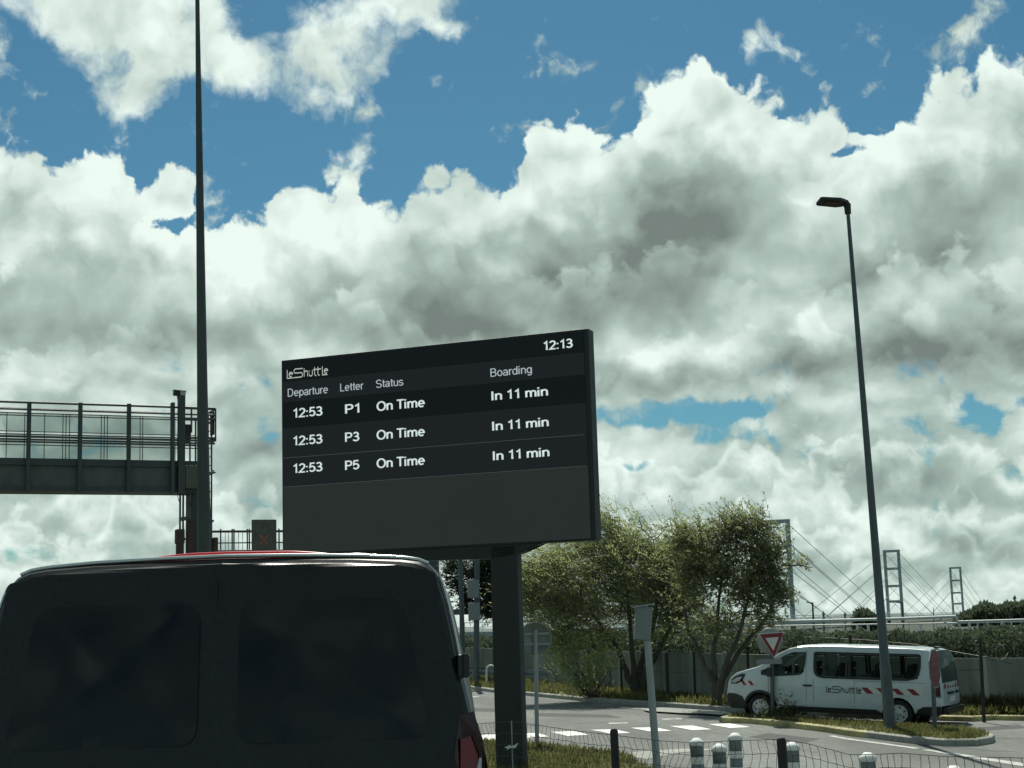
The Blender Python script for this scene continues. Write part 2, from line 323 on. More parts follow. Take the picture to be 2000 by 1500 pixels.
# ------------------------------------------------------------------ mesh helpers
class MB:
    def __init__(s): s.v = []; s.f = []; s.mi = []; s.k = 0; s.smooth = []
    def add(s, vs, fs, sm=False):
        b = len(s.v); s.v += [tuple(v) for v in vs]
        for f in fs: s.f.append(tuple(b + i for i in f)); s.mi.append(s.k); s.smooth.append(sm)
    def box(s, c, size, rot=None):
        hx, hy, hz = (q / 2 for q in size); c = Vector(c); R = rot or Matrix.Identity(3)
        vs = [c + R @ Vector((x * hx, y * hy, z * hz)) for x in (-1, 1) for y in (-1, 1) for z in (-1, 1)]
        s.add(vs, [(0, 1, 3, 2), (4, 6, 7, 5), (0, 4, 5, 1), (2, 3, 7, 6), (0, 2, 6, 4), (1, 5, 7, 3)])
    def bar(s, a, b, w, h, up=(0, 0, 1)):
        a = Vector(a); b = Vector(b); t = (b - a).normalized(); u = Vector(up); x = t.cross(u)
        if x.length < 1e-4: x = t.cross(Vector((0, 1, 0)))
        x.normalize(); y = x.cross(t)
        s.box((a + b) / 2, (w, (b - a).length, h), Matrix((x, t, y)).transposed())
    def tube(s, pts, r, n=8, cap=True):
        pts = [Vector(p) for p in pts]; rs = r if isinstance(r, (list, tuple)) else [r] * len(pts); vs = []; pu = None
        for i, p in enumerate(pts):
            t = (pts[min(i + 1, len(pts) - 1)] - pts[max(i - 1, 0)]).normalized()
            if pu is None: pu = t.orthogonal().normalized()
            else:
                pu = pu - t * pu.dot(t); pu = pu.normalized() if pu.length > 1e-5 else t.orthogonal().normalized()
            w = t.cross(pu)
            vs += [p + (pu * cos(2 * pi * k / n) + w * sin(2 * pi * k / n)) * rs[i] for k in range(n)]
        fs = [(i * n + k, i * n + (k + 1) % n, (i + 1) * n + (k + 1) % n, (i + 1) * n + k) for i in range(len(pts) - 1) for k in range(n)]
        s.add(vs, fs, n > 5)
        if cap: s.add(vs[:n], [tuple(range(n))[::-1]]); s.add(vs[-n:], [tuple(range(n))])
    def lathe(s, o, axis, prof, n=24):
        o = Vector(o); a = Vector(axis).normalized(); u = a.orthogonal().normalized(); w = a.cross(u); vs = []
        for h, r in prof: vs += [o + a * h + (u * cos(2 * pi * k / n) + w * sin(2 * pi * k / n)) * r for k in range(n)]
        s.add(vs, [(i * n + k, i * n + (k + 1) % n, (i + 1) * n + (k + 1) % n, (i + 1) * n + k) for i in range(len(prof) - 1) for k in range(n)], True)
    def slab(s, poly, o, ux, uy, th):
        """a flat outline (2D points) of thickness th behind its face; face normal = ux x uy"""
        o = Vector(o); ux = Vector(ux); uy = Vector(uy); nn = ux.cross(uy).normalized(); n = len(poly)
        a = [o + ux * x + uy * y for x, y in poly]; b = [p - nn * th for p in a]
        bm = bmesh.new(); vs = [bm.verts.new(p) for p in a]; bm.faces.new(vs)
        bmesh.ops.triangulate(bm, faces=bm.faces[:]); bm.verts.index_update()
        tri = [tuple(v.index for v in f.verts) for f in bm.faces]; bm.free()
        s.add(a, tri); s.add(b, [t[::-1] for t in tri])
        s.add(a + b, [(i, (i + 1) % n, n + (i + 1) % n, n + i)[::-1] for i in range(n)])
    def ring(s, outer, inner, o, ux, uy):
        o = Vector(o); n = len(outer); f = lambda q: o + Vector(ux) * q[0] + Vector(uy) * q[1]
        s.add([f(q) for q in outer] + [f(q) for q in inner], [(i, (i + 1) % n, n + (i + 1) % n, n + i) for i in range(n)])
    def build(s, name, mats, parent=None, bevel=0):
        me = bpy.data.meshes.new(name); me.from_pydata(s.v, [], s.f)
        for q in (mats if isinstance(mats, (list, tuple)) else [mats]): me.materials.append(q)
        me.polygons.foreach_set('material_index', s.mi); me.polygons.foreach_set('use_smooth', s.smooth); me.update()
        o = bpy.data.objects.new(name, me); COL.objects.link(o)
        if parent: o.parent = parent; o.matrix_parent_inverse = parent.matrix_world.inverted()
        if bevel:
            b = o.modifiers.new('bevel', 'BEVEL'); b.width = bevel; b.segments = 2; b.limit_method = 'ANGLE'
        return o
def tag(o, label, cat, group=None, kind=None):
    o['label'] = label; o['category'] = cat
    if group: o['group'] = group
    if kind: o['kind'] = kind
    return o
def root(name, loc, label, cat, group=None, rz=0.0):
    o = bpy.data.objects.new(name, None); COL.objects.link(o); o.empty_display_size = .2
    o.matrix_world = Matrix.Translation(loc) @ Matrix.Rotation(rz, 4, 'Z'); o.rotation_euler.z = rz
    return tag(o, label, cat, group)
def struct(o): o['kind'] = 'structure'; return o
def copy_tree(o, parent=None):
    c = o.copy(); COL.objects.link(c)
    if parent: c.parent = parent; c.matrix_parent_inverse = o.matrix_parent_inverse.copy()
    for ch in list(o.children): copy_tree(ch, c)
    return c
def sheet(name, pts, m, dz, parent=None, step=None):
    """a ground sheet following the terrain; pts are world xy"""
    bm = bmesh.new(); vs = [bm.verts.new((p[0], p[1], 0)) for p in pts]; bm.faces.new(vs)
    for t in (0.0, RL):
        q = RO + RD * t
        bmesh.ops.bisect_plane(bm, geom=bm.verts[:] + bm.edges[:] + bm.faces[:], plane_co=(q.x, q.y, 0), plane_no=(RD.x, RD.y, 0))
    bmesh.ops.triangulate(bm, faces=bm.faces[:])
    for v in bm.verts: v.co.z = zt(v.co.x, v.co.y) + dz
    bmesh.ops.recalc_face_normals(bm, faces=bm.faces[:])
    if sum(f.normal.z for f in bm.faces) < 0: bmesh.ops.reverse_faces(bm, faces=bm.faces[:])
    me = bpy.data.meshes.new(name); bm.to_mesh(me); bm.free(); me.materials.append(m)
    o = bpy.data.objects.new(name, me); COL.objects.link(o)
    if parent: o.parent = parent
    return o
def gx(*pts): return [tuple(G(*p)[:2]) for p in pts]
class Plane:
    """upright plane through two ground points; maps a photo pixel to a point of that plane"""
    def __init__(s, a, b):
        s.a = Vector((a[0], a[1], 0)); s.u = (Vector((b[0], b[1], 0)) - s.a).normalized(); s.w = Vector((0, 0, 1)); s.n = s.u.cross(s.w)
    def at(s, px, py, off=0.0):
        d = ray(px, py); o = Vector((0, 0, H)); t = (s.a + s.n * off - o).dot(s.n) / d.dot(s.n); return o + d * t
    def uv(s, px, py, off=0.0):
        q = s.at(px, py, off) - s.a; return q.dot(s.u), q.z
    def pt(s, u, z, off=0.0): return s.a + s.u * u + s.w * z + s.n * off
def text_mesh(txt, m, name, o, ux, uy, width, cap, parent, bold=0.0):
    cu = bpy.data.curves.new(name, 'FONT'); cu.body = txt; cu.size = 1; cu.offset = bold; cu.resolution_u = 3; cu.space_character = 1.02
    t = bpy.data.objects.new(name + '_src', cu); COL.objects.link(t); bpy.context.view_layer.update()
    me = bpy.data.meshes.new_from_object(t.evaluated_get(bpy.context.evaluated_depsgraph_get())); bpy.data.objects.remove(t); me.name = name
    co = np.array([v.co for v in me.vertices]); x0, x1 = co[:, 0].min(), co[:, 0].max()
    sx = width / (x1 - x0); sy = cap / 0.70; ux = Vector(ux); uy = Vector(uy)
    for v in me.vertices: v.co = Vector(o) + ux * ((v.co.x - x0) * sx) + uy * (v.co.y * sy)
    me.materials.clear(); me.materials.append(m)
    ob = bpy.data.objects.new(name, me); COL.objects.link(ob)
    if parent: ob.parent = parent; ob.matrix_parent_inverse = parent.matrix_world.inverted()
    return ob
def strokes(lines, w):
    """flat mitred ribbons of width w along 2D polylines -> verts, faces (2D)"""
    vs = []; fs = []
    for L in lines:
        L = [L[0]] + [q for p, q in zip(L, L[1:]) if math.hypot(q[0] - p[0], q[1] - p[1]) > 1e-4]
        n = len(L); b = len(vs); closed = math.hypot(L[0][0] - L[-1][0], L[0][1] - L[-1][1]) < 1e-3
        def nrm(p, q):
            l = math.hypot(q[0] - p[0], q[1] - p[1]); return (-(q[1] - p[1]) / l, (q[0] - p[0]) / l)
        for i in range(n):
            a = nrm(L[i - 1], L[i]) if i > 0 else (nrm(L[-2], L[-1]) if closed else nrm(L[0], L[1]))
            c = nrm(L[i], L[i + 1]) if i < n - 1 else (nrm(L[0], L[1]) if closed else a)
            mx, my = a[0] + c[0], a[1] + c[1]; l = math.hypot(mx, my) or 1; mx /= l; my /= l
            k = w / 2 / max(.5, mx * a[0] + my * a[1]); x, y = L[i]
            vs += [(x + mx * k, y + my * k), (x - mx * k, y - my * k)]
        fs += [(b + 2 * i + 1, b + 2 * i + 3, b + 2 * i + 2, b + 2 * i) for i in range(n - 1)]
    return vs, fs
def arcp(cx, cy, rx, ry, a0, a1, n=12): return [(cx + rx * cos(R_(a0 + (a1 - a0) * i / n)), cy + ry * sin(R_(a0 + (a1 - a0) * i / n))) for i in range(n + 1)]
_A = arcp; _E = lambda x, y, rx, ry: arcp(x, y, rx, ry, 0, 360, 20)
GLYPH = {'1': (.54, [[(.10, .76), (.20, .80), (.33, .95), (.33, 0)]]), '2': (.58, [_A(.28, .70, .21, .25, 165, -35) + [(.06, .05), (.52, .05)]]),
 '3': (.58, [_A(.27, .735, .19, .22, 155, -90) + _A(.27, .28, .23, .235, 90, -155)]), '5': (.58, [[(.49, .95), (.15, .95), (.09, .50)] + _A(.27, .33, .22, .275, 128, -150)]),
 ':': (.28, [[(.12, 0), (.12, .14)], [(.12, .54), (.12, .68)]]), 'P': (.66, [[(.1, 0), (.1, .95), (.36, .95)] + _A(.36, .71, .21, .24, 90, -90) + [(.1, .47)]]),
 'O': (.80, [_E(.40, .48, .32, .46)]), 'n': (.58, [[(.1, 0), (.1, .70)], [(.1, .44)] + _A(.29, .45, .185, .21, 165, 0) + [(.475, 0)]]),
 'T': (.62, [[(.02, .95), (.60, .95)], [(.31, .95), (.31, 0)]]), 'i': (.24, [[(.1, 0), (.1, .70)], [(.1, .84), (.1, .98)]]),
 'm': (.88, [[(.1, 0), (.1, .70)], [(.1, .44)] + _A(.27, .45, .165, .21, 165, 0) + [(.435, 0)], [(.435, .44)] + _A(.605, .45, .165, .21, 165, 0) + [(.77, 0)]]),
 'e': (.58, [[(.08, .36), (.50, .36)] + _A(.29, .35, .21, .32, 5, 315)]), 'I': (.30, [[(.14, 0), (.14, .98)]]),
 'B': (.68, [[(.1, .04), (.1, .95), (.36, .95)] + _A(.36, .735, .19, .215, 90, -90) + [(.1, .52)], [(.36, .52)] + _A(.37, .28, .22, .24, 90, -90) + [(.1, .04)]]),
 'o': (.58, [_E(.29, .35, .21, .32)]), 'a': (.56, [_A(.27, .49, .18, .18, 165, 0) + [(.45, .10), (.49, .01)], [(.45, .38), (.28, .36)] + _A(.24, .19, .17, .165, 100, 300) + [(.44, .2)]]),
 'r': (.36, [[(.1, 0), (.1, .70)], [(.1, .40)] + _A(.29, .43, .19, .23, 170, 75)]), 'd': (.58, [_E(.27, .35, .20, .32), [(.475, 0), (.475, .98)]]),
 'g': (.58, [_E(.27, .36, .20, .31), [(.475, .68), (.475, -.05)] + _A(.285, -.05, .19, .18, 0, -150)]), 'D': (.74, [[(.1, .04), (.1, .95), (.31, .95)] + _A(.31, .495, .33, .455, 90, -90) + [(.06, .04)]]),
 'p': (.58, [_E(.31, .35, .20, .32), [(.1, .70), (.1, -.24)]]), 't': (.32, [[(.16, .90), (.16, .15)] + _A(.27, .15, .11, .11, 180, 275), [(.03, .66), (.31, .66)]]),
 'u': (.58, [[(.1, .70), (.1, .22)] + _A(.285, .22, .185, .19, 180, 345), [(.475, .70), (.475, 0)]]), 'L': (.56, [[(.1, .98), (.1, .04), (.53, .04)]]),
 'S': (.68, [_A(.34, .715, .25, .23, 25, 270) + _A(.34, .25, .27, .235, 90, -160)]), 's': (.52, [_A(.26, .51, .185, .155, 20, 270) + _A(.26, .19, .20, .165, 90, -160)]), ' ': (.28, [])}
def text_mesh(txt, m, name, o, ux, uy, width, cap, parent, bold=0.0):
    w = .112 + bold * 2.1; x = 0; ls = []
    for ch in txt:
        adv, L = GLYPH[ch]; ls += [[(p[0] + x, p[1]) for p in q] for q in L]; x += adv
    vs, fs = strokes(ls, w); x0 = min(v[0] for v in vs); x1 = max(v[0] for v in vs); k = width / (x1 - x0); o = Vector(o); ux = Vector(ux); uy = Vector(uy)
    b = MB(); b.add([o + ux * ((p - x0) * k) + uy * (q * cap) for p, q in vs], fs); return b.build(name, m, parent)
def wordmark(m, name, o, ux, uy, width, height, parent, w=.1):
    """the operator's lettering LeShuttle drawn with single strokes"""
    arc = lambda cx, cy, rx, ry, a0, a1, n=10: [(cx + rx * cos(R_(a0 + (a1 - a0) * i / n)), cy + ry * sin(R_(a0 + (a1 - a0) * i / n))) for i in range(n + 1)]
    L = [[(0, 1), (0, 0), (1.05, 0)], [(.32, .48), (.98, .48)] + arc(.66, .42, .32, .26, 10, 300),
         [(2.85, 1.0), (1.55, 1.0)] + arc(1.5, .76, .25, .24, 90, 270, 6) + [(2.5, .52)] + arc(2.55, .26, .25, .26, 90, -90, 6) + [(1.15, 0)],
         [(3.1, 1), (3.1, 0)], [(3.1, .5)] + arc(3.45, .42, .28, .26, 120, 0, 6) + [(3.73, 0)],
         [(4.0, .68), (4.0, .25)] + arc(4.3, .26, .3, .26, 180, 360, 8) + [(4.6, .68)],
         [(5.0, 1), (5.0, .15), (5.15, 0), (5.3, 0)], [(4.75, .72), (6.15, .72)], [(5.6, 1), (5.6, .15), (5.75, 0), (5.9, 0)],
         [(6.4, 1), (6.4, 0), (7.3, 0)], [(6.75, .46), (7.35, .46)] + arc(7.05, .42, .32, .26, 10, 300)]
    vs, fs = strokes(L, w); o = Vector(o); ux = Vector(ux); uy = Vector(uy)
    b = MB(); b.add([o + ux * (x * width / 7.4) + uy * (y * height) for x, y in vs], fs); return b.build(name, m, parent)

# ------------------------------------------------------------------ foliage
def rnd_unit(g, n):
    v = g.normal(size=(n, 3)); return v / np.linalg.norm(v, axis=1)[:, None]
def leaf_arrays(base, dirs, ln, wd, g):
    """one kinked diamond leaf per row"""
    n = len(base); side = np.cross(dirs, rnd_unit(g, n)); side /= np.linalg.norm(side, axis=1)[:, None] + 1e-9
    nrm = np.cross(side, dirs); mid = base + dirs * (ln * .5)[:, None] + nrm * (ln * .08)[:, None]
    v = np.stack([base, mid + side * (wd * .5)[:, None], base + dirs * ln[:, None], mid - side * (wd * .5)[:, None]], 1)
    return v.reshape(-1, 3)
def leaves_obj(name, verts, m, parent=None):
    n = len(verts) // 4; me = bpy.data.meshes.new(name); me.vertices.add(n * 4); me.loops.add(n * 4); me.polygons.add(n)
    me.vertices.foreach_set('co', verts.astype(np.float32).ravel()); me.loops.foreach_set('vertex_index', np.arange(n * 4, dtype=np.int32))
    me.polygons.foreach_set('loop_start', np.arange(0, n * 4, 4, dtype=np.int32)); me.update(calc_edges=True); me.materials.append(m)
    o = bpy.data.objects.new(name, me); COL.objects.link(o)
    if parent: o.parent = parent; o.matrix_parent_inverse = parent.matrix_world.inverted()
    return o
def spray_verts(g, centers, wind, twigs, leaves, tl, ll, lw, spread=.55, wob=.16):
    """leafy twigs blown along the wind around each clump centre; returns leaf verts and twig lines"""
    out = []; lines = []; wind = np.array(wind)
    for c in centers:
        k = max(2, int(twigs * g.uniform(.6, 1.4)))
        d = wind + rnd_unit(g, k) * spread; d /= np.linalg.norm(d, axis=1)[:, None]
        b = np.array(c) + g.normal(size=(k, 3)) * wob; L = tl * g.uniform(.5, 1.35, k)
        for i in range(k):
            t = np.sort(g.uniform(.1, 1, leaves)); bend = g.normal(size=3) * .18
            p = b[i] + d[i] * (t * L[i])[:, None] + bend * (t ** 2 * L[i])[:, None]
            ld = d[i] * .8 + rnd_unit(g, leaves) * .75; ld /= np.linalg.norm(ld, axis=1)[:, None]
            out.append(leaf_arrays(p, ld, ll * g.uniform(.6, 1.3, leaves), lw * g.uniform(.7, 1.3, leaves), g))
            lines.append((b[i], b[i] + d[i] * L[i] * .9 + bend * L[i] * .8))
    return np.concatenate(out), lines
def limb(g, a, b, n=6, wob=.08, sag=.0):
    a = np.array(a); b = np.array(b); L = np.linalg.norm(b - a); pts = []
    o = g.normal(size=3) * wob * L; o2 = g.normal(size=3) * wob * L * .6
    for i in range(n + 1):
        t = i / n; pts.append(Vector(a + (b - a) * t + o * sin(pi * t) + o2 * sin(2 * pi * t) + np.array((0, 0, sag * L)) * sin(pi * t)))
    return pts
def tree(name, label, cat, base, stems, crown, seed, m, n_clump, twigs, leaves, wind=(-.55, 0, .45), tl=.7, ll=.13, lw=.045, r0=.13, group=None, shell=.55, twigr=.006, spread=.55):
    """stems: list of polylines (px,py) from base, crown: list of (px,py,rx_px,ry_px,weight) at the tree's distance"""
    g = np.random.default_rng(seed); t = root(name, base, label, cat, group); Y = base.y
    tk = MB(); ends = []
    for st in stems:
        pts = [base + Vector((0, 0, -.05))] + [P(x, y, Y + dy) for x, y, dy in st]
        fine = []
        for i in range(len(pts) - 1):
            for q in range(4): fine.append(pts[i].lerp(pts[i + 1], q / 4) + Vector(g.normal(size=3)) * .02)
        fine.append(pts[-1]); n = len(fine)
        tk.tube(fine, [r0 * (1 - .72 * i / (n - 1)) for i in range(n)], 8); ends += fine[n // 2:]
    ends = np.array(ends); w = np.array([c[4] for c in crown], float); w /= w.sum(); cs = []
    while len(cs) < n_clump:
        c = crown[g.choice(len(crown), p=w)]
        v = rnd_unit(g, 1)[0] * g.uniform(0, 1) ** shell
        q = P(c[0] + v[0] * c[2], c[1] + v[2] * c[3], Y); q.y += v[1] * c[2] * Y / F * .9
        cs.append(np.array(q))
    cs = np.array(cs)
    # limbs: nearest stem point, then chain towards clumps
    nodes = [e for e in ends]
    order = np.argsort([np.min(np.linalg.norm(ends - c, axis=1)) for c in cs])
    for i in order:
        N_ = np.array(nodes); dd = np.linalg.norm(N_ - cs[i], axis=1) + np.maximum(0, N_[:, 2] - cs[i][2]) * .6
        a = N_[np.argmin(dd)]; pts = limb(g, a, cs[i], 4, .07)
        L = np.linalg.norm(cs[i] - a); tk.tube(pts, [.012 + .02 * min(L, 1.5) * (1 - k / 5) for k in range(5)], 5, False)
        nodes.append(cs[i]); nodes.append(np.array(pts[2]))
    lv, lines = spray_verts(g, cs, wind, twigs, leaves, tl, ll, lw, spread)
    for a, b in lines: tk.tube([a, (a + b) / 2, b], [twigr, twigr * .8, twigr * .4], 3, False)
    leaves_obj('crown', lv, m, t); tk.build('trunk', M['bark'], t); return t

# ------------------------------------------------------------------ the setting
struct(sheet('ground', [(-4000, -200), (4000, -200), (4000, 9000), (-4000, 9000)], M['soil'], -.03))
road_poly = gx((860, 1330), (905, 1344), (965, 1352), (1060, 1361), (1150, 1370), (1250, 1377), (1330, 1382), (1420, 1389), (1560, 1396), (1700, 1402), (1840, 1407), (1900, 1409), (1940, 1406), (2080, 1409)) + [(30, 33), (30, 14), (3.2, 14.0), (3.0, 24)] + gx((1255, 1494), (1238, 1484), (1205, 1474), (1150, 1466), (1060, 1457), (925, 1449), (700, 1440)) + [(-14, 37), (-14, 80)]
struct(sheet('road', road_poly, M['asphalt'], 0.0))
turf_poly = gx((700, 1440), (925, 1449), (1060, 1457), (1150, 1466), (1205, 1474), (1238, 1484), (1255, 1494)) + [(3.0, 24), (3.2, 17.5), (-14, 17.5), (-14, 37)]
struct(sheet('grass_verge', turf_poly, M['turf'], .02))
far_edge = gx((820, 1322), (905, 1344), (965, 1352), (1060, 1361), (1150, 1370), (1250, 1377), (1330, 1382), (1420, 1389), (1560, 1396), (1700, 1402), (1840, 1407), (1900, 1409), (1940, 1406), (2080, 1409))
back_line = gx((820, 1310), (905, 1322), (1100, 1346), (1250, 1360), (1420, 1376), (1640, 1387), (1860, 1396), (1930, 1399), (2080, 1402))
struct(sheet('far_verge', far_edge + back_line[::-1], M['turf'], .10))
def kerb(name, line, w, h, m, paint=None, every=0):
    b = MB(); q = []
    for i in range(len(line) - 1):
        a = Vector(line[i]); c = Vector(line[i + 1]); n = max(1, int((c - a).length / .8))
        q += [a.lerp(c, k / n) for k in range(n)]
    q.append(Vector(line[-1])); n = len(q); vs = []
    for i, p in enumerate(q):
        t = (q[min(i + 1, n - 1)] - q[max(i - 1, 0)]).normalized(); s_ = Vector((-t.y, t.x)) * w / 2; z = zt(p.x, p.y)
        vs += [(p.x - s_.x, p.y - s_.y, z - .02), (p.x - s_.x, p.y - s_.y, z + h - .02), (p.x - s_.x * .7, p.y - s_.y * .7, z + h), (p.x + s_.x, p.y + s_.y, z + h), (p.x + s_.x, p.y + s_.y, z - .02)]
    for i in range(n - 1):
        b.k = 1 if (every and (i // every) % 2 == 0) else 0
        b.add(vs[5 * i:5 * i + 10], [(k, k + 5, k + 6, k + 1) for k in range(4)])
    b.add(vs[:5], [(0, 1, 2, 3, 4)]); b.add(vs[-5:], [(4, 3, 2, 1, 0)])
    return struct(b.build(name, [m, paint or m]))
kerb('kerb', far_edge[1:11], .22, .13, M['kerb'])
kerb('kerb', far_edge[10:], .24, .13, M['kerb'], M['yellow_paint'], 9)
isl = gx(*[(x_, y_ + 7) for x_, y_ in ((1412, 1404), (1470, 1406), (1540, 1413), (1620, 1423), (1700, 1434), (1780, 1444), (1850, 1450), (1900, 1450), (1928, 1445), (1934, 1440), (1918, 1434), (1880, 1428), (1840, 1425), (1780, 1421), (1700, 1415.5), (1620, 1409.5), (1560, 1406), (1490, 1401.5), (1430, 1398.5))])
kerb('island_kerb', isl + isl[:1], .20, .14, M['kerb'], M['yellow_paint'], 6)
struct(sheet('island_turf', isl, M['turf'], .115))
struct(sheet('footpath', gx((1255, 1388), (1292, 1385), (1400, 1391), (1425, 1396), (1408, 1400), (1330, 1396), (1265, 1392)), M['concrete'], .05))
struct(sheet('footpath', gx((1215, 1475), (1240, 1469), (1330, 1463), (1420, 1463), (1330, 1470), (1262, 1483)), M['concrete'], .006))
# zebra crossing and edge line
for a in [((900, 1437), (967, 1435), (985, 1445), (925, 1447)), ((1000, 1434), (1050, 1432), (1072, 1439), (1018, 1442)), ((1076, 1430), (1122, 1428.5), (1150, 1436), (1108, 1438)), ((1153, 1426), (1200, 1425), (1232, 1432), (1192, 1433.5)),
          ((1232, 1422), (1280, 1421), (1312, 1428), (1272, 1429.5)), ((1308, 1418.5), (1352, 1417.5), (1390, 1425), (1352, 1426.5)), ((1383, 1415), (1425, 1413.5), (1466, 1420.5), (1426, 1422.5))]:
    struct(sheet('crossing_stripe', gx(*a), M['white_paint'], .008))
for a in [((1616, 1438), (1628, 1437), (1800, 1462), (1786, 1463)), ((1800, 1465), (1818, 1464.5), (2060, 1500), (2040, 1504))]:
    struct(sheet('edge_line', gx(*a), M['worn_paint'], .006))
for a in [((1188, 1412), (1226, 1411), (1226, 1413), (1190, 1414.5)), ((1215, 1381), (1270, 1384), (1262, 1386), (1205, 1383)), ((1290, 1404), (1330, 1403), (1334, 1405), (1296, 1406)), ((905, 1362), (935, 1360), (936, 1361.2), (908, 1363.5))]:
    struct(sheet('worn_marking', gx(*a), M['worn_paint'], .005))
for a in [((1040, 1392), (1190, 1396), (1215, 1402), (1050, 1399)), ((905, 1382), (1010, 1386), (1015, 1391), (905, 1389)), ((1500, 1432), (1600, 1443), (1570, 1452), (1460, 1440)), ((1850, 1424), (1990, 1416), (2010, 1422), (1900, 1428))]:
    struct(sheet('road_patch', gx(*a), M['patch'], .003))
rg = random.Random(3)
for a in [((905, 1371), (1180, 1384)), ((1060, 1363), (1330, 1408)), ((1290, 1409), (1600, 1470)), ((1640, 1446), (1980, 1468)), ((960, 1420), (1240, 1408)), ((1880, 1440), (2040, 1444))]:
    q0, q1 = gx(*a); q0 = Vector(q0); q1 = Vector(q1); n = 14; up_ = []; dn_ = []; nn = Vector((-(q1 - q0).y, (q1 - q0).x)).normalized()
    for k in range(n + 1):
        p = q0.lerp(q1, k / n) + nn * rg.uniform(-.12, .12); w = rg.uniform(.02, .06); up_.append(tuple(p + nn * w)); dn_.append(tuple(p - nn * w))
    struct(sheet('tar_seam', up_ + dn_[::-1], M['tar'], .0045))
# raised lane that the camera and the black van stand on, with its bank
LZ = .98
b = MB(); b.add([(-7, -12, LZ), (3.2, -12, LZ), (3.2, 14.2, LZ), (-7, 14.2, LZ), (-10, -12, -.02), (6.0, -12, -.02), (6.0, 17.4, -.02), (-10, 17.4, -.02)],
                [(0, 1, 2, 3), (1, 5, 6, 2), (2, 6, 7, 3), (3, 7, 4, 0)])
b.mi[0] = 1; struct(b.build('raised_lane', [M['turf'], M['asphalt']]))
# hills on the skyline
def ridge(name, pts, Y, m, depth=200):
    b = MB(); n = len(pts); top = [P(x, y, Y) for x, y in pts]; vs = []
    for q in top: vs += [(q.x, q.y - depth, -3), tuple(q), (q.x, q.y + depth, -3)]
    b.add(vs, [(3 * i + k, 3 * i + 3 + k, 3 * i + 4 + k, 3 * i + 1 + k) for i in range(n - 1) for k in (0, 1)], True); return struct(b.build(name, m))
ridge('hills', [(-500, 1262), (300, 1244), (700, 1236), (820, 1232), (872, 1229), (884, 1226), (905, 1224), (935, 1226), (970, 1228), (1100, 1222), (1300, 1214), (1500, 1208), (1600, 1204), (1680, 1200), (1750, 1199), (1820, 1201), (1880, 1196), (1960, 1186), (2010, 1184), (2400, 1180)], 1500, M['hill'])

# ---- grass and weeds (uncountable)
def blades(name, polys, n, ht, m, seed, lean=(.1, -.1), z0=.02):
    g = np.random.default_rng(seed); out = []
    for poly, k in polys:
        A = np.array(poly); lo, hi = A.min(0), A.max(0); got = []
        while len(got) < k:
            q = g.uniform(lo, hi, (4 * k, 2)); ins = np.zeros(len(q), bool); j = len(A) - 1
            for i in range(len(A)):
                c = ((A[i, 1] > q[:, 1]) != (A[j, 1] > q[:, 1])) & (q[:, 0] < (A[j, 0] - A[i, 0]) * (q[:, 1] - A[i, 1]) / (A[j, 1] - A[i, 1] + 1e-12) + A[i, 0]); ins ^= c; j = i
            q = q[ins]; q = q[(np.sin(q[:, 0] * 2.1 + 1) + np.sin(q[:, 1] * 1.7) + g.normal(size=len(q)) * .9) > -1.1]; got += list(q)
        q = np.array(got[:k]); z = np.array([zt(*p) for p in q]) + z0
        d = np.stack([g.normal(size=k) * .45 + lean[0], g.normal(size=k) * .45 + lean[1], np.ones(k)], 1); d /= np.linalg.norm(d, axis=1)[:, None]
        out.append(leaf_arrays(np.column_stack([q, z]), d, ht * g.uniform(.4, 1.5, k), ht * .16 * g.uniform(.6, 1.4, k) + .006, g))
    o = leaves_obj(name, np.concatenate(out), m); o['kind'] = 'stuff'; return o
nearturf = gx((900, 1452), (1060, 1460), (1150, 1469), (1205, 1477), (1238, 1487), (1255, 1497)) + [(3.0, 24), (3.0, 22), (-2.5, 22), (-2.5, 36)]
blades('grass', [(nearturf, 26000)], 0, .13, M['grass'], 3)
blades('grass', [(isl, 7000)], 0, .10, M['grass'], 4, z0=.12)
blades('grass', [(far_edge[:9] + back_line[:5][::-1], 14000)], 0, .22, M['grass'], 5, z0=.1)
wl = gx((1640, 1389), (1860, 1398), (1930, 1402), (2060, 1405)); wl2 = [(x, y + 1.2) for x, y in wl]
blades('weeds', [(wl + wl2[::-1], 9000)], 0, .42, M['dry'], 6, z0=.1)
blades('weeds', [(gx((1600, 1401), (1850, 1407), (1960, 1406), (2060, 1409)) + wl[::-1], 7000)], 0, .22, M['grass'], 7, z0=.1)

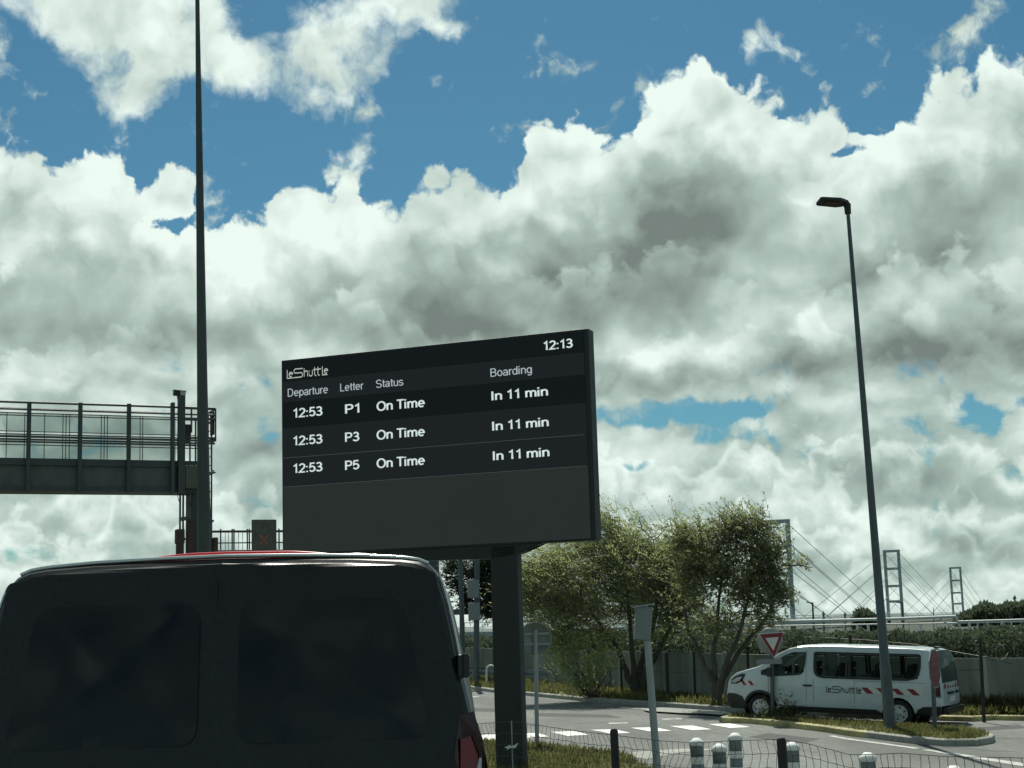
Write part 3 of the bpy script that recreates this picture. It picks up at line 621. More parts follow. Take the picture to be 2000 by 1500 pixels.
# ------------------------------------------------------------------ concrete panel wall and security fence behind it
WB = [Vector((*p, zt(*p))) for p in gx((850, 1314), (905, 1322), (1100, 1346), (1250, 1360), (1420, 1376), (1640, 1389), (1860, 1398), (1930, 1401), (2120, 1405))]
tops = []
for i, p in enumerate(WB): tops.append(1.50 + zt(p.x, p.y))
pw_ = root('panel_wall', WB[4], 'long weathered grey green concrete panel wall behind the white van and the trees', 'wall')
b = MB(); b2 = MB(); b3 = MB()
for i in range(len(WB) - 1):
    a, c = WB[i], WB[i + 1]; n = max(1, round((c - a).length / 2.5))
    for k in range(n):
        p = a.lerp(c, k / n); q = a.lerp(c, (k + 1) / n); d = (q - p).normalized() * .02; za = tops[i] + (tops[i + 1] - tops[i]) * k / n; zb = tops[i] + (tops[i + 1] - tops[i]) * (k + 1) / n
        u = p + d; v = q - d; z0 = p.z - .05; nn = Vector((-d.y, d.x, 0)).normalized() * .05
        jog = random.Random(i * 31 + k).uniform(-.012, .012)
        nj = nn + nn.normalized() * jog
        lo = [u - nj, v - nj, v + nj, u + nj]
        b.add([(*(w.xy), z0) for w in lo] + [(u.x - nj.x, u.y - nj.y, za), (v.x - nj.x, v.y - nj.y, zb), (v.x + nj.x, v.y + nj.y, zb), (u.x + nj.x, u.y + nj.y, za)], [(0, 1, 5, 4), (1, 2, 6, 5), (2, 3, 7, 6), (3, 0, 4, 7), (4, 5, 6, 7)])
        b2.box((p.x, p.y - .03, (z0 + za) / 2 + .02), (.14, .17, za - z0 + .06))
b.build('panel', M['wallc'], pw_); b2.build('upright', M['concrete'], pw_)
fx = [(1152, 1362, 1270), (1215, 1366, 1268), (1305, 1373, 1275), (1358, 1377, 1272), (1463, 1381, 1262), (1922, 1411, 1246), (1668, 1398, 1240)]
sf = root('security_fence', G(1305, 1373), 'fence of dark slanted steel posts with sagging pale wires in front of the concrete wall', 'fence')
pt = []
for x, y0, y1 in fx:
    q = G(x, y0); t = P(x - 8 if x > 1500 else x - 3, y1, q.y); b = MB(); b.bar(q - Vector((0, 0, .05)), t, .07, .07, (0, 1, 0)); b.build('post', M['fpost'], sf); pt.append((q, t))
pt.sort(key=lambda e: e[1].x); b = MB()
for i in range(len(pt) - 1):
    for f in (.98, .62):
        a = pt[i][0].lerp(pt[i][1], f); c = pt[i + 1][0].lerp(pt[i + 1][1], f); L = (c - a).length
        b.tube([a.lerp(c, k / 8) - Vector((0, 0, .012 * L * 4 * (k / 8) * (1 - k / 8))) for k in range(9)], .011, 4, False)
a = pt[-1][0].lerp(pt[-1][1], .78); c = P(2060, 1318, a.y + 3)
b.tube([a.lerp(c, k / 6) for k in range(7)], .011, 4, False)
e = P(1440, 1240, 46); b.tube([e, P(1560, 1243, 44), P(1690, 1250, 42), P(1780, 1258, 41), a], .010, 5, False)
# loose coil of razor wire at the tall post
g = random.Random(5); cc = P(1942, 1275, a.y + .3)
b.tube([cc + Vector((.28 * cos(t * .55) + .02 * t * .3, .15 * sin(t * .9), .20 * sin(t * .55 + .4))) for t in range(40)], .006, 4, False)
b.build('wire', M['wire'], sf)

# ------------------------------------------------------------------ steel barrier, hoop and tall poles beyond the road on the left
gr = root('crash_barrier', G(935, 1343), 'low galvanised crash barrier on short posts beyond the road at the grass edge', 'barrier')
A0 = G(880, 1336); A1 = G(1090, 1350); A0 = P(880, 1336, A0.y); pl = Plane(A0, A1)
b = MB(); pr = [(-.16, 0), (-.11, .07), (-.03, .0), (.03, .0), (.11, .07), (.16, 0)]
L = (Vector(A1) - Vector(A0)).length
z = zt(A1.x, A1.y) + .62
b.add([pl.pt(u, z + h, -o) for u in (0, L) for h, o in pr], [(k, k + 1, k + 7, k + 6) for k in range(5)] + [(k + 6, k + 7, k + 1, k) for k in range(5)]); b.build('rail', M['galv'], gr)
for k in range(5):
    b = MB(); c = pl.pt(.4 + k * (L - .8) / 4, (z + .1) / 2, .1); b.box(c, (.1, .1, z + .1)); b.build('post', M['galv'], gr)
hb = P(958, 1312, 64); hr = root('hoop_barrier', (hb.x, hb.y, 0), 'bent white tube hoop standing beside the low crash barrier', 'hoop barrier')
b = MB(); b.tube([(hb.x - .16, hb.y, 0)] + [(hb.x + .02 - .18 * cos(t), hb.y, .95 + .18 * sin(t)) for t in (0, .5, 1, 1.57, 2.1, 2.6, 3.14)] + [(hb.x + .2, hb.y, 0)], .045, 8); b.build('tube', M['white_steel'], hr)
# two tall poles
p1 = P(905, 1330, 66); b = MB(); b.tube([(p1.x, p1.y, -.1), P(896, 960, 66)], [.11, .10], 12); tag(b.build('tall_pole', M['lampgrey']), 'plain slim grey pole without boxes, crossing the dark horizontal bar', 'pole')
q = G(930, 1344); tp = root('box_pole', q, 'grey pole carrying two rectangular boxes one above the other, near the crash barrier', 'pole')
b = MB(); b.tube([q - Vector((0, 0, .1)), P(932, 970, q.y)], [.13, .11], 12); b.build('shaft', M['lampgrey'], tp)
for y0, y1, x0, x1 in ((1132, 1168, 913, 935), (1177, 1212, 915, 937)):
    a = P(x0, y1, q.y - .2); c = P(x1, y0, q.y - .2); b = MB(); b.box((a + c) / 2, (c.x - a.x, .16, c.z - a.z)); b.bar(((a + c) / 2) + Vector((.05, .05, .2)), ((a + c) / 2) + Vector((.05, .25, .2)), .06, .06); b.build('box', M['boxgrey'], tp, .015)
hp = P(866, 1196, 76); h2 = P(972, 1193, 74)
hb_ = root('height_bar', (hp.x, hp.y, 0), 'dark horizontal bar between poles with a black block on its end, behind the box pole', 'height bar')
b = MB(); b.bar(hp - Vector((3, 0, 0)), h2, .10, .27); b.build('bar', M['steel_dark'], hb_)
b = MB(); a = P(948, 1208, 73.8); c = P(969, 1178, 73.8); b.box((a + c) / 2, (c.x - a.x, .3, c.z - a.z)); b.build('end_block', M['black'], hb_, .03)
b = MB(); b.bar((h2.x - .1, h2.y, -.1), h2, .14, .14, (0, 1, 0)); b.build('post', M['steel_dark'], hb_)

# ------------------------------------------------------------------ gantry on the left
g0 = P(0, 900, 44.0); g1 = P(400, 900, 46.5); GP = Plane(g0, g1)
ga = root('sign_gantry', (g1.x, g1.y, 0), 'large grey motorway gantry beam with a railed walkway reaching in past the tall mast', 'gantry')
def gbar(b, x0, y0, x1, y1, w, off=0.0, d=None): b.bar(GP.at(x0, y0, off), GP.at(x1, y1, off), w, d or w, GP.n)
DEEP = 1.3
u0, zt0 = GP.uv(-260, 896); u1, _ = GP.uv(388, 905); _, zb0 = GP.uv(120, 958)
zt0 = GP.uv(120, 901)[1]
b = MB(); b.box(GP.pt((u0 + u1) / 2, (zt0 + zb0) / 2, DEEP / 2 - DEEP) if False else GP.pt((u0 + u1) / 2, (zt0 + zb0) / 2, -DEEP / 2), (u1 - u0, DEEP, zt0 - zb0), Matrix((GP.u, -GP.n, GP.w)).transposed())
b.build('beam', M['steel_dark'], ga)
b = MB()
for z_, h in ((zt0 - .03, .2), (zb0 + .05, .14)): b.box(GP.pt((u0 + u1) / 2 - .02, z_, .03), (u1 - u0, .1, h), Matrix((GP.u, -GP.n, GP.w)).transposed())
b.build('flange', M['mast'], ga)
for x in (-140, -42, 55, 155, 250):
    b = MB(); uu, _ = GP.uv(x, 850); za = GP.uv(x, 785 + x * .02)[1]
    b.box(GP.pt(uu, (za + zb0 - .06) / 2, .12), (.11, .14, za - zb0 + .06), Matrix((GP.u, -GP.n, GP.w)).transposed()); b.build('upright', M['mast'], ga)
for x in (335, 352):
    b = MB(); uu, _ = GP.uv(x, 850); za = GP.uv(x, 776 if x > 340 else 790)[1]
    b.box(GP.pt(uu, (za + zb0 - .06) / 2, .14), (.2 if x > 340 else .1, .2, za - zb0 + .12), Matrix((GP.u, -GP.n, GP.w)).transposed()); b.build('upright', M['mast'], ga)
zr = [GP.uv(150, y)[1] for y in (789, 802.5, 809.5, 845, 850.5, 855, 860.5, 864, 899)]
for z_, r in zip(zr, (.035, .03, .018, .016, .022, .035, .03, .016, .016)):
    b = MB(); b.tube([GP.pt(u0, z_, .0), GP.pt(u1 - .1 if r < .03 else u1 + .5, z_, 0)], r, 6); b.build('handrail', M['steel_dark'], ga)
    if r < .025: continue
    b = MB(); b.tube([GP.pt(u0, z_, -DEEP + .05), GP.pt(u1 + .5, z_, -DEEP + .05)], r * .7, 6); b.build('handrail', M['steel_dark'], ga)
b = MB()
for x in (-90, -60, -10, 13, 48, 87, 123, 129, 136, 160, 198, 204, 210, 274, 279):
    b = MB(); uu = GP.uv(x, 850)[0]; b.box(GP.pt(uu, (zr[2] + zr[-1]) / 2, -.03), (.022, .022, zr[2] - zr[-1]), Matrix((GP.u, -GP.n, GP.w)).transposed()); b.build('panel_frame', M['steel_dark'], ga)
b = MB()
for z0_, z1_ in ((zr[3], zr[2]), (zr[-1], zr[7])):
    b = MB(); b.box(GP.pt((u0 + GP.uv(345, 850)[0]) / 2, (z0_ + z1_) / 2, -.06), (GP.uv(345, 850)[0] - u0, .008, z1_ - z0_), Matrix((GP.u, -GP.n, GP.w)).transposed()); b.build('screen_panel', M['panel'], ga)
# end platform rails, cabinet, column, ladder
b = MB()
for y in (798, 818, 855, 922):
    z_ = GP.uv(385, y)[1]; b.tube([GP.pt(GP.uv(352, y)[0], z_, 0), GP.pt(GP.uv(421, y)[0], z_, 0), GP.pt(GP.uv(421, y)[0], z_, -.9)], .035 if y < 900 else .02, 6)
for x, y0, y1 in ((374, 797, 845), (382, 820, 920), (371, 858, 915), (358, 862, 915), (421, 800, 862)): b.tube([GP.at(x, y0), GP.at(x, y1)], .03, 6)
b.build('end_rail', M['steel_dark'], ga)
b = MB(); a = GP.at(355, 862); c = GP.at(374, 828); b.box((a + c) / 2 - GP.n * .2, ((c - a).dot(GP.u), .35, c.z - a.z), Matrix((GP.u, -GP.n, GP.w)).transposed()); b.build('control_box', M['black'], ga, .02)
cu = GP.uv(397, 1000)[0]; ctop = GP.uv(397, 917)[1]
b = MB(); b.box(GP.pt(cu, ctop / 2, -.75), (.60, .62, ctop), Matrix((GP.u, -GP.n, GP.w)).transposed()); b.build('column', M['mast'], ga, .03)
b = MB(); a = GP.at(356, 956, -.2); c = GP.at(386, 912, -.2); b.box((a + c) / 2, ((c - a).dot(GP.u), .9, c.z - a.z), Matrix((GP.u, -GP.n, GP.w)).transposed()); b.build('beam_end', M['signbrown'], ga, .02)
b = MB(); lu = GP.uv(420, 1000)[0]
for o in (-.45, -.9): b.tube([GP.pt(lu, 0, o), GP.pt(lu, GP.uv(420, 803)[1], o)], .03, 6)
for k in range(34): b.tube([GP.pt(lu, .3 + .27 * k, -.45), GP.pt(lu, .3 + .27 * k, -.9)], .014, 5)
for y in (862, 920, 1018, 1060):
    z_ = GP.uv(418, y)[1]; b.tube([GP.pt(lu - .22, z_, -.6), GP.pt(lu, z_, -.45), GP.pt(lu + .06, z_ + .06, -.4)], .03, 6)
b.build('ladder', M['steel_dark'], ga)
b = MB()
for x in (352, 358, 370.5):
    b = MB(); b.tube([GP.at(x, 958, -.1), GP.pt(GP.uv(x, 1000)[0], 0, -.1)], .035 if x < 360 else .045, 6); b.build('conduit', M['steel_dark'], ga)
b = MB()
for y in (1010, 1014, 1052):
    b = MB(); b.tube([GP.at(354, y + 2, -.1), GP.at(372, y - 1, -.1)], .03, 6); b.build('conduit', M['steel_dark'], ga)
b = MB()
b.tube([GP.at(349, 960, -.05), GP.at(347, 970, -.05), GP.at(350, 980, -.05)], .012, 5, False)
b.build('conduit', M['steel_dark'], ga)
b = MB()
for x0, y0, x1, y1 in ((365, 1014, 376, 1085), (343, 1034, 359, 1062), (345, 1060, 357, 1110), (415, 1050, 424, 1100), (412, 805, 417, 850), (368, 980, 375, 988)):
    b = MB(); a = GP.at(x0, y1, -.2); c = GP.at(x1, y0, -.2); b.box((a + c) / 2, ((c - a).dot(GP.u), .3, c.z - a.z), Matrix((GP.u, -GP.n, GP.w)).transposed()); b.build('junction_box', M['rust'], ga, .02)
# camera on the gantry post
cc = GP.at(349, 769, .14); cr = root('surveillance_camera', GP.at(350, 777, .14), 'small surveillance camera in a pale housing on top of the gantry end post', 'camera')
Rm = Matrix((GP.u, -GP.n, GP.w)).transposed() @ Matrix.Rotation(R_(4), 3, 'Y')
b = MB(); b.box(cc, (.32, .2, .13), Rm); b.build('housing', M['black'], cr, .02)
b = MB(); b.box(cc + GP.u * .11 + GP.n * .102, (.16, .02, .12), Rm); b.box(cc + GP.u * .02 + GP.w * .085, (.38, .26, .02), Rm); b.build('sun_shield', M['cctv_white'], cr)
b = MB(); b.tube([cc - GP.w * .06, cc - GP.w * .16], .05, 8); b.build('bracket', M['steel_dark'], cr)

# ------------------------------------------------------------------ farther gantry
FY = 74.0; f0_ = P(300, 1080, 72); f1_ = P(853, 1095, 77); FP = Plane(f0_, f1_)
RF = Matrix((FP.u, -FP.n, FP.w)).transposed()
fg = root('far_gantry', (f1_.x, f1_.y, 0), 'smaller distant gantry with a railed walkway and grey column, seen behind the display board', 'gantry')
b = MB(); ua = FP.uv(404, 1085)[0]; ub = FP.uv(846, 1085)[0]; zc = FP.uv(520, 1088)[1]; b.box(FP.pt((ua + ub) / 2, zc, -.4), (ub - ua, .8, .7), RF); b.build('beam', M['steel_dark'], fg)
zA = FP.uv(470, 1037)[1]; zB = FP.uv(470, 1060)[1]; zC = zc + .36
b = MB()
for z_, r in ((zA, .045), (zB, .035), (zA - .06, .02)): b.tube([FP.pt(ua, z_), FP.pt(ub, z_)], r, 6)
b.build('handrail', M['steel_dark'], fg)
for x in (412, 431, 453.5, 457, 483, 487, 532, 545, 600, 660, 720):
    b = MB(); b.bar(FP.pt(FP.uv(x, 1050)[0], zC), FP.pt(FP.uv(x, 1050)[0], zA + .1), .06, .06, FP.n); b.build('upright', M['steel_dark'], fg)
b = MB()
for x in (440, 446, 466, 474): b = MB(); b.bar(FP.pt(FP.uv(x, 1050)[0], zC), FP.pt(FP.uv(x, 1050)[0], zA), .022, .022, FP.n); b.build('panel_frame', M['steel_dark'], fg)
b = MB(); cz = FP.uv(853, 1030)[1]; cu = FP.uv(853, 1150)[0]; b.box(FP.pt(cu, cz / 2, -.4), (.42, .5, cz), RF); b.build('column', M['lampgrey'], fg, .02)
b = MB()
for x in (834, 840.5): b.tube([FP.pt(FP.uv(x, 1100)[0], 0, .1), FP.pt(FP.uv(x, 1100)[0], cz, .1)], .03, 6)
for k in range(26): b.tube([FP.pt(FP.uv(834, 1100)[0], .3 + k * .28, .1), FP.pt(FP.uv(840.5, 1100)[0], .3 + k * .28, .1)], .016, 5)
b.build('ladder', M['steel_dark'], fg)
# lane signal with red cross
LP = Plane(FP.pt(FP.uv(495, 1050)[0], 0, .5), FP.pt(FP.uv(540, 1050)[0], 0, .5))
ls = root('lane_signal', LP.at(516, 1080), 'square dark lane signal box showing a dim red cross above the black van', 'lane signal')
a = LP.uv(493, 1015)[0]; c = LP.uv(540, 1015)[0]; zt_ = LP.uv(516, 1014.5)[1]; zb_ = LP.uv(516, 1082)[1]
b = MB(); b.box(LP.pt((a + c) / 2, (zt_ + zb_) / 2, -.12), (c - a, .24, zt_ - zb_), Matrix((LP.u, -LP.n, LP.w)).transposed()); b.build('housing', M['signbrown'], ls, .02)
b = MB(); o = LP.at(515.5, 1054)
for sx in (-1, 1):
    for k in range(-3, 4):
        if k == 0 and sx > 0: continue
        p = o + LP.u * (k * .063 * sx) + LP.w * (k * .068) + LP.n * .012; b.lathe(p, LP.n, [(0, .03), (.01, .024), (.012, 0)], 8)
b.build('red_cross', M['crossled'], ls)

# ------------------------------------------------------------------ departures display board
SA = P(549, 705, 30.0); SB = P(1150, 640, 27.6); SP = Plane(SA, SB)
SAu = 0.0; SBu = (SP.uv(1150, 640)[0] + SP.uv(1162, 1050)[0]) / 2; zT = (SA.z + SB.z) / 2; zB = SP.uv(1162, 1055)[1]
postu = [SP.uv(962, 1250, -.05)[0], SP.uv(1015, 1250, -.05)[0]]
pc = SP.pt(sum(postu) / 2, 0, -.16)
sg = root('departure_board', pc, 'huge dark display board on a thick post listing departures, letters and boarding times', 'display board')
RSP = Matrix((SP.u, -SP.n, SP.w)).transposed()
b = MB(); b.box(SP.pt((SAu + SBu) / 2, (zT + zB) / 2, -.16), (SBu - SAu, .30, zT - zB), RSP); b.build('cabinet', M['cabinet'], sg, .012)
b = MB(); lo = [SP.uv(*q) for q in ((600, 1101), (958, 1091), (1013, 1081), (1024, 1073), (1040, 1066), (1056, 1061), (1072, 1059))]
b.slab(lo + [(lo[-1][0], zB + .05), (lo[0][0], zB + .05)], SP.pt(0, 0, -.03), SP.u, SP.w, .24); b.build('mounting_plate', M['cabinet'], sg)
b = MB(); b.box(SP.pt(sum(postu) / 2, zB / 2, -.16), (postu[1] - postu[0], .26, zB), RSP); b.build('post', M['cabinet'], sg, .03)
b = MB(); b.box(SP.pt(sum(postu) / 2, .02, -.16), (.8, .7, .05), RSP); b.build('base_plate', M['galv'], sg)
fr = .035; hh = zT - zB
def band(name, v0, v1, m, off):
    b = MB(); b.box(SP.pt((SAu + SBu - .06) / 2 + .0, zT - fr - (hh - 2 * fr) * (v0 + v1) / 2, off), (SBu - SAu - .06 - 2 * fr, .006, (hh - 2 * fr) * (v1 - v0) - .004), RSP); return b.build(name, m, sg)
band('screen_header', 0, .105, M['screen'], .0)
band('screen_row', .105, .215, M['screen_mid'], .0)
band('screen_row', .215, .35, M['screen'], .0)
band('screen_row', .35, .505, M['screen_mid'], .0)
band('screen_row', .505, .655, M['screen_mid'], .0)  # lighter band glow, painting the reflection that greys the lower rows
band('screen_blank', .655, 1.0, M['screen_low_reflection'], .0)
b = MB()
for v in (.505, .655): b.box(SP.pt((SAu + SBu - .10) / 2, zT - fr - (hh - 2 * fr) * v, .006), (SBu - SAu - .10 - 2 * fr, .004, .008), RSP)
b.build('screen_rule', M['screen_line'], sg)
def stext(t, x0, x1, y, cap, m, bold=.0, n='lettering'):
    # cap is the cap height in photo pixels; the line runs level on the board
    a = SP.uv(x0, y, .012); yr = y - (x1 - x0) * .095; c = SP.uv(x1, yr, .012); k = SP.uv(x0, y - cap, .012)[1] - a[1]
    return text_mesh(t, m, n, SP.pt(a[0], a[1], .012), SP.u, SP.w, c[0] - a[0], k, sg, bold)
stext('12:13', 1062, 1119, 684, 17, M['textb'], .022)
stext('Boarding', 958, 1039, 736, 16, M['textl'])
stext('Departure', 562, 640.5, 775, 15.5, M['textl']); stext('Letter', 664.5, 710, 764.5, 15.5, M['textl']); stext('Status', 734.5, 788, 757.5, 15.5, M['textl'])
for (t, ys) in (('In 11 min', (782, 841, 899)),):
    for i, y in enumerate(ys): stext(t, 960 + i * 1.4, 1070.5 + i * 1.4, y, 17.5, M['textb'], .018)
for y in (802.5, 858.5, 914): stext('On Time', 735.5, 830, y, 18, M['textb'], .018)
for t, y in (('P1', 808), ('P3', 863), ('P5', 918)): stext(t, 674, 702, y, 17.5, M['textb'], .018)
for y in (816, 870, 924): stext('12:53', 573, 630, y, 17.5, M['textb'], .018)
a = SP.uv(561, 739, .012); c = SP.uv(640.5, 730.5, .012)
wordmark(M['logo'], 'emblem', SP.pt(a[0], a[1], .012), SP.u, SP.w, c[0] - a[0], SP.uv(561, 722.5, .012)[1] - a[1], sg, .12)

# ------------------------------------------------------------------ tall mast, street lamp
t0 = P(385.5, 0, 40.0); t1 = P(399, 1060, 40.0); d = (t0 - t1) / (t0.z - t1.z); foot = t1 - d * t1.z
mr_ = root('lighting_mast', foot, 'very tall tapering grey mast rising past the top of the picture before the gantry', 'mast')
b = MB(); zz = [-.05, 4.4, 9.0, 14.0, 19.2, 27.0]; b.tube([foot + d * z for z in zz], [.23, .19, .142, .105, .062, .04], 8); b.build('shaft', M['mast'], mr_)
b = MB(); b.lathe(foot, (0, 0, 1), [(0, .4), (.05, .4), (.05, .25), (.3, .24)], 16); b.build('base_flange', M['galv'], mr_)
b = MB(); hd = foot + d * 26.9
for k in range(4): b.bar(hd, hd + Vector((cos(k * pi / 2) * .9, sin(k * pi / 2) * .9, .1)), .3, .14)
b.build('lamp_head', M['black'], mr_)

lb = G(1739, 1426, .12); lt = P(1655.5, 408, lb.y - .2)
lm = root('street_lamp', lb, 'slender grey street lamp with a flat dark head, standing on the small grass island', 'street lamp')
ld = (lt - lb)
b = MB(); b.tube([lb - Vector((0, 0, .1)), lb + ld * .02, lb + ld * .12, lb + ld * .122, lb + ld * .5, lt], [.135, .13, .122, .108, .078, .042], 14); b.build('shaft', M['lampgrey'], lm)
b = MB(); b.lathe(lb - Vector((0, 0, .02)), (0, 0, 1), [(0, .26), (.04, .26), (.05, .17), (.12, .16)], 18); b.build('base_flange', M['steel_dark'], lm)
b = MB(); b.tube([lt - ld.normalized() * .12, lt + ld.normalized() * .12], [.075, .085], 10); b.tube([lt + Vector((.0, 0, .06)), lt + Vector((-.05, -.02, .19))], [.09, .07], 8); b.build('spigot', M['black'], lm)
b = MB(); b.box(lb + ld * .075 + Vector((.01, -.137, 0)), (.13, .02, .55)); b.build('access_door', M['lampgrey'], lm, .008)
hd0 = lt + Vector((-.02, 0, .15)); ax = Vector((-.62, -.10, .035)).normalized(); sd = Vector((.24, -.95, .16)); sd = (sd - ax * sd.dot(ax)).normalized(); up = ax.cross(sd); up = up if up.z > 0 else -up
Rh = Matrix((ax, sd, up)).transposed()
b = MB(); pr = [(-.02, .06, .05), (.08, .14, .048), (.20, .20, .045), (.64, .195, .036), (.69, .16, .03)]; vs = []
for x, w, h in pr: vs += [hd0 + Rh @ Vector((x, -w, -h)), hd0 + Rh @ Vector((x, w, -h)), hd0 + Rh @ Vector((x, w * .9, h * .7)), hd0 + Rh @ Vector((x, -w * .9, h * .7))]
b.add(vs, [(4 * i + k, 4 * i + (k + 1) % 4, 4 * i + 4 + (k + 1) % 4, 4 * i + 4 + k) for i in range(4) for k in range(4)] + [(3, 2, 1, 0), (16, 17, 18, 19)]); b.build('lamp_head', M['black'], lm)
b = MB(); b.box(hd0 + Rh @ Vector((.36, 0, -.052)), (.34, .20, .012), Rh); b.build('lens', M['rust'], lm)

# ------------------------------------------------------------------ road signs
def disc(b, o, n, r, th, k=32): b.lathe(o, n, [(0, 0), (0, r * .97), (th * .4, r), (th, r * .97), (th, 0)], k)
q = G(1049, 1457, .02); top = P(1046, 1230, q.y); n_ = Vector((.12, -1, 0)).normalized()
rs = root('round_sign', q, 'round grey sign seen from behind on its post in front of the zebra crossing', 'road sign')
b = MB(); b.tube([q - Vector((0, 0, .1)), top], .045, 10); b.build('post', M['galv'], rs)
c = P(1046, 1247, q.y) + n_ * -.06
b = MB(); b.lathe(c, n_, [(0, .335), (.012, .352), (.025, .352), (.025, .325), (.012, .32), (.012, 0)], 40); b.lathe(c, n_, [(0, .335), (0, 0)], 40); b.build('plate', M['backgrey'], rs)
b = MB(); b.bar(c + n_ * .03 + Vector((-.3, 0, .1)), c + n_ * .03 + Vector((.3, 0, .1)), .03, .05); b.bar(c + n_ * .03 + Vector((-.3, 0, -.12)), c + n_ * .03 + Vector((.3, 0, -.12)), .03, .05); b.build('bracket', M['galv'], rs)

lo = P(1284, 1505, 23.4); hi = P(1263, 1235, 23.4); d = (hi - lo) / (hi.z - lo.z); ft = lo - d * lo.z
tp = root('leaning_post', ft, 'leaning pale metal post with a rectangular box head, in front of the trees', 'post')
b = MB(); b.tube([ft - d * .1, ft + d * (hi.z - .1)], [.060, .052], 8); b.build('shaft', M['galv'], tp)
c = P(1256, 1217, 23.4); rr = Matrix.Rotation(R_(6), 3, 'Y')
b = MB(); b.box(c, (.25, .16, .50), rr); b.build('box', M['boxgrey'], tp, .012)
b = MB(); b.box(c + rr @ Vector((-.01, 0, .262)), (.33, .22, .02), rr @ Matrix.Rotation(R_(-13), 3, 'Y')); b.build('lid', M['galv'], tp)

# yield sign
q = G(1509, 1402, .12); tpz = P(1507, 1240, q.y)
ys = root('yield_sign', q, 'red bordered white triangle pointing down on a pale post before the white van', 'road sign')
b = MB(); b.tube([q - Vector((0, 0, .1)), tpz], .055, 10); b.build('post', M['lampgrey'], ys)
nY = Vector((-.08, -1, .02)).normalized(); uY = Vector((-nY.y, nY.x, 0)).normalized() * 1.0; wY = uY.cross(nY) * -1; wY = Vector((0, 0, 1)) if wY.z <= 0 else wY
cY = P(1509, 1257, q.y - .09); k = q.y / F
def tri(s, r, n=5):
    pts = []; a = 46 * k * s / 2; h = 46 * k * s
    for (x, y) in ((-a, h * .42), (a, h * .42), (0, -h * .58)):
        pts.append((x, y))
    out = []
    for i in range(3):
        p = Vector(pts[i]); e0 = (Vector(pts[i - 1]) - p).normalized(); e1 = (Vector(pts[(i + 1) % 3]) - p).normalized()
        for j in range(n): t = j / (n - 1); out.append(tuple(p + e0 * r * (1 - t) ** 2 + e1 * r * t ** 2))
    return out[::-1]
rot = Matrix.Rotation(R_(3), 2)
def rt(L): return [tuple(rot @ Vector(p)) for p in L]
b = MB(); b.slab(rt(tri(1.08, .05)), cY - nY * .002, uY, wY, .02); b.build('rim', M['signwhite'], ys)
b = MB(); b.slab(rt(tri(1.0, .05)), cY + nY * .006, uY, wY, .007); b.build('red_border', M['signred'], ys)
b = MB(); b.slab(rt(tri(.55, .02)), cY + nY * .012 + Vector((0, 0, .012)), uY, wY, .005); b.build('white_centre', M['signwhite'], ys)
b = MB(); disc(b, P(1504, 1252, q.y + .06), nY, .33, .02); b.build('backing_disc', M['backgrey'], ys)
b = MB(); b.box(P(1507, 1292, q.y - .08), (.52, .03, .13)); b.box(P(1491, 1293, q.y + .08), (.34, .03, .12)); b.build('small_plate', M['boxgrey'], ys)

# stop sign, turned away to the right
q = G(1826, 1427, .12); top = P(1820, 1268, q.y)
st = root('stop_sign', q, 'faded red octagon sign turned almost edge on, standing beside the rear of the white van', 'road sign')
b = MB(); b.tube([q - Vector((0, 0, .1)), P(1821, 1300, q.y)], .05, 10); b.build('post', M['lampgrey'], st)
ang = R_(60); nS = Vector((sin(ang), -cos(ang), 0)); uS = Vector((cos(ang), sin(ang), 0)); cS = P(1820, 1306, q.y) + nS * .07; rS = 37.5 * q.y / F
o8 = lambda r: [(r * cos(R_(22.5 + 45 * i)), r * sin(R_(22.5 + 45 * i))) for i in range(8)]
b = MB(); b.slab(o8(rS * 1.06), cS - nS * .002, uS, (0, 0, 1), .02); b.build('rim', M['boxgrey'], st)
b = MB(); b.slab(o8(rS * .97), cS + nS * .006, uS, (0, 0, 1), .007); b.build('red_face', M['stopred'], st)
text_mesh('STOP', M['faded'], 'lettering', cS + nS * .013 - uS * (rS * .72) - Vector((0, 0, rS * .27)), uS, (0, 0, 1), rS * 1.44, rS * .54, st, .02)

# ------------------------------------------------------------------ near wire fence, bollards
fl = [(905, 1416, 27.2), (1000, 1409, 25.8), (1060, 1418, 24.9), (1130, 1428, 23.9), (1200, 1436, 22.9), (1290, 1447, 22.2), (1360, 1451, 21.6), (1420, 1447, 21.1), (1527, 1444, 20.4), (1580, 1453, 20.0), (1660, 1474, 19.5), (1720, 1473, 19.1), (1760, 1471, 18.8), (1850, 1478, 18.3), (1930, 1479, 17.8), (2060, 1482, 17.2)]
fp = [P(*e) for e in fl]
nf = root('wire_fence', (fp[4].x, fp[4].y, 0), 'sagging wire mesh fence with dark posts crossing the grass and the front of the bollards', 'fence')
for x, y, Y, w in ((1200, 1424, 22.9, .062), (1527, 1441, 20.4, .066), (880, 1412, 27.5, .06), (2090, 1470, 17.0, .066)):
    t = P(x, y, Y); b = MB(); b.tube([(t.x, t.y, -.1), (t.x - .01, t.y, t.z - .03), (t.x - .012, t.y, t.z)], [w, w, w * .7], 7); b.build('post', M['fpost'], nf)
g = random.Random(11); b = MB(); runs = []
for i in range(len(fp) - 1):
    L = (fp[i + 1] - fp[i]).length; n = max(2, round(L / .125))
    for k in range(n): runs.append(fp[i].lerp(fp[i + 1], k / n))
runs.append(fp[-1]); NH = 6
grid = []
